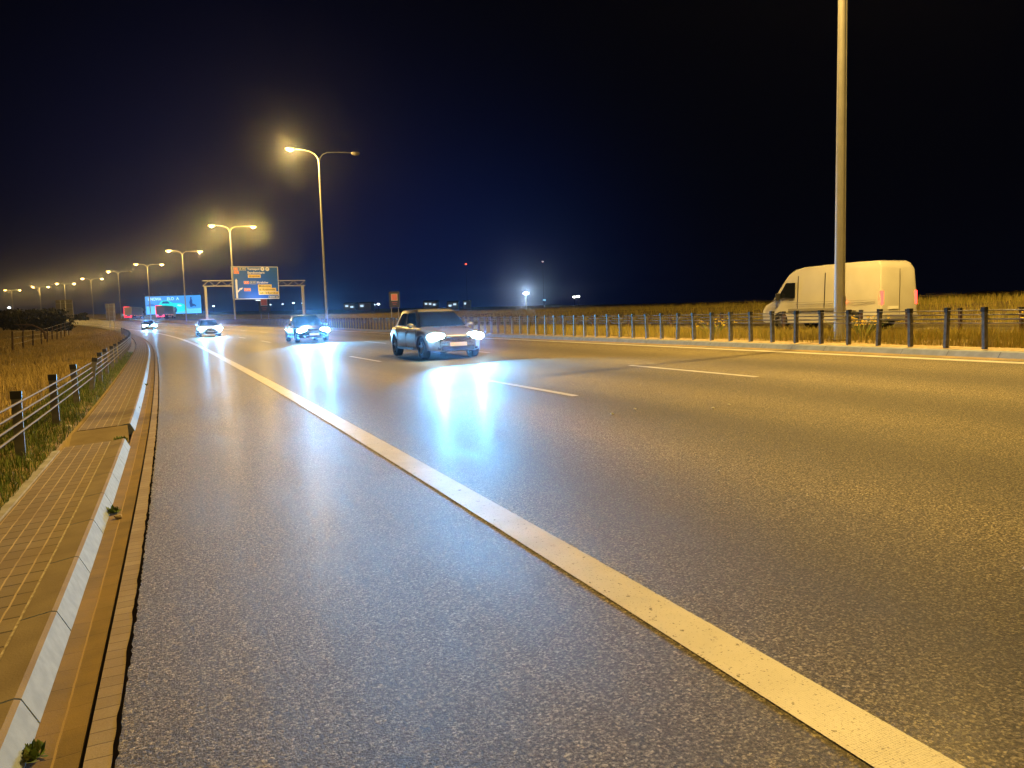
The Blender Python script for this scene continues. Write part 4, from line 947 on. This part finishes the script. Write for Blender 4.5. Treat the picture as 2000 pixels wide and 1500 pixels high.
far_lamp(591, 592, 520, (.7, .85, 1), 3, .8, 'faint light touching the right gantry leg'); far_lamp(528, 595, 520, (.7, .85, 1), 3, .7, 'faint light at the edge of the pale red square sign')
far_lamp(417, 598, 500, (.7, .85, 1), 4, .8, 'faint light right of the left gantry leg'); far_lamp(18, 601, 420, (.9, .95, 1), 8, .8, 'white light under the leftmost street lamp')
def far_building(x0, x1, y0, y1, D, label, col=(.6, .8, 1), st=.55):
    a = wpt(x0, y0, D); b = wpt(x1, y1, D); w = b.x-a.x; z0 = b.z-2.2; h = a.z-z0
    root = empty('far_building', (a.x+w/2, D, z0)); tag(root, label, 'building', 'lit buildings on the horizon')
    MB().box((0, 6, h/2), (w*1.15, 12, h)).build('wall', MT['far_wall'], root)
    V = [(-w*.6, -.5, h), (w*.6, -.5, h), (w*.6, 12.5, h), (-w*.6, 12.5, h), (-w*.6, 6, h+.7), (w*.6, 6, h+.7)]
    MB().add(V, [(0, 1, 5, 4), (2, 3, 4, 5), (0, 4, 3), (1, 2, 5), (0, 3, 2, 1)]).build('roof', MT['mast'], root)
    n = max(2, int(w/2.2))
    for i in range(n):
        if RNG.random() < .75: MB().box((-w/2+w*(i+.5)/n, -.03, h*(.45+.25*RNG.random())), (w/n*.6, .06, h*.25)).build('lit_window', MT['far_lit'], root)
MT['far_wall'] = mat('far_wall', (.3, .3, .3), .8); MT['far_lit'] = emis('far_window_light', (.65, .85, 1), 1.1)
far_building(672, 692, 593, 598, 420, 'low lit building at the left of the horizon lights'); far_building(701, 723, 592, 599, 420, 'lit building just left of the red square sign, nearer one'); 
far_building(828, 852, 589, 595, 430, 'dim lit building above the roof of the silver hatchback'); far_building(874, 893, 590, 596, 430, 'lit building right of the dim one, above the hatchback'); far_building(905, 918, 588, 595, 430, 'rightmost low lit building of the horizon row')
# ------------------------------------------------------------------ thin haze, added to give lamps and headlights their halos
if HAZE > 0:
    m = bpy.data.materials.new('halo_haze'); m.use_nodes = True; nt = m.node_tree; nt.nodes.clear(); o_ = N(nt, 'ShaderNodeOutputMaterial'); pv = N(nt, 'ShaderNodeVolumePrincipled')
    pv.inputs['Color'].default_value = (.75, .82, 1, 1); pv.inputs['Density'].default_value = HAZE; pv.inputs['Anisotropy'].default_value = .97; L(nt, pv.outputs[0], o_.inputs['Volume'])
    hz_ = MB().box((0, 600, 40), (4200, 4600, 110)).build('haze', m); tag(hz_, 'thin haze added to give the lights halos', 'haze', kind='stuff')
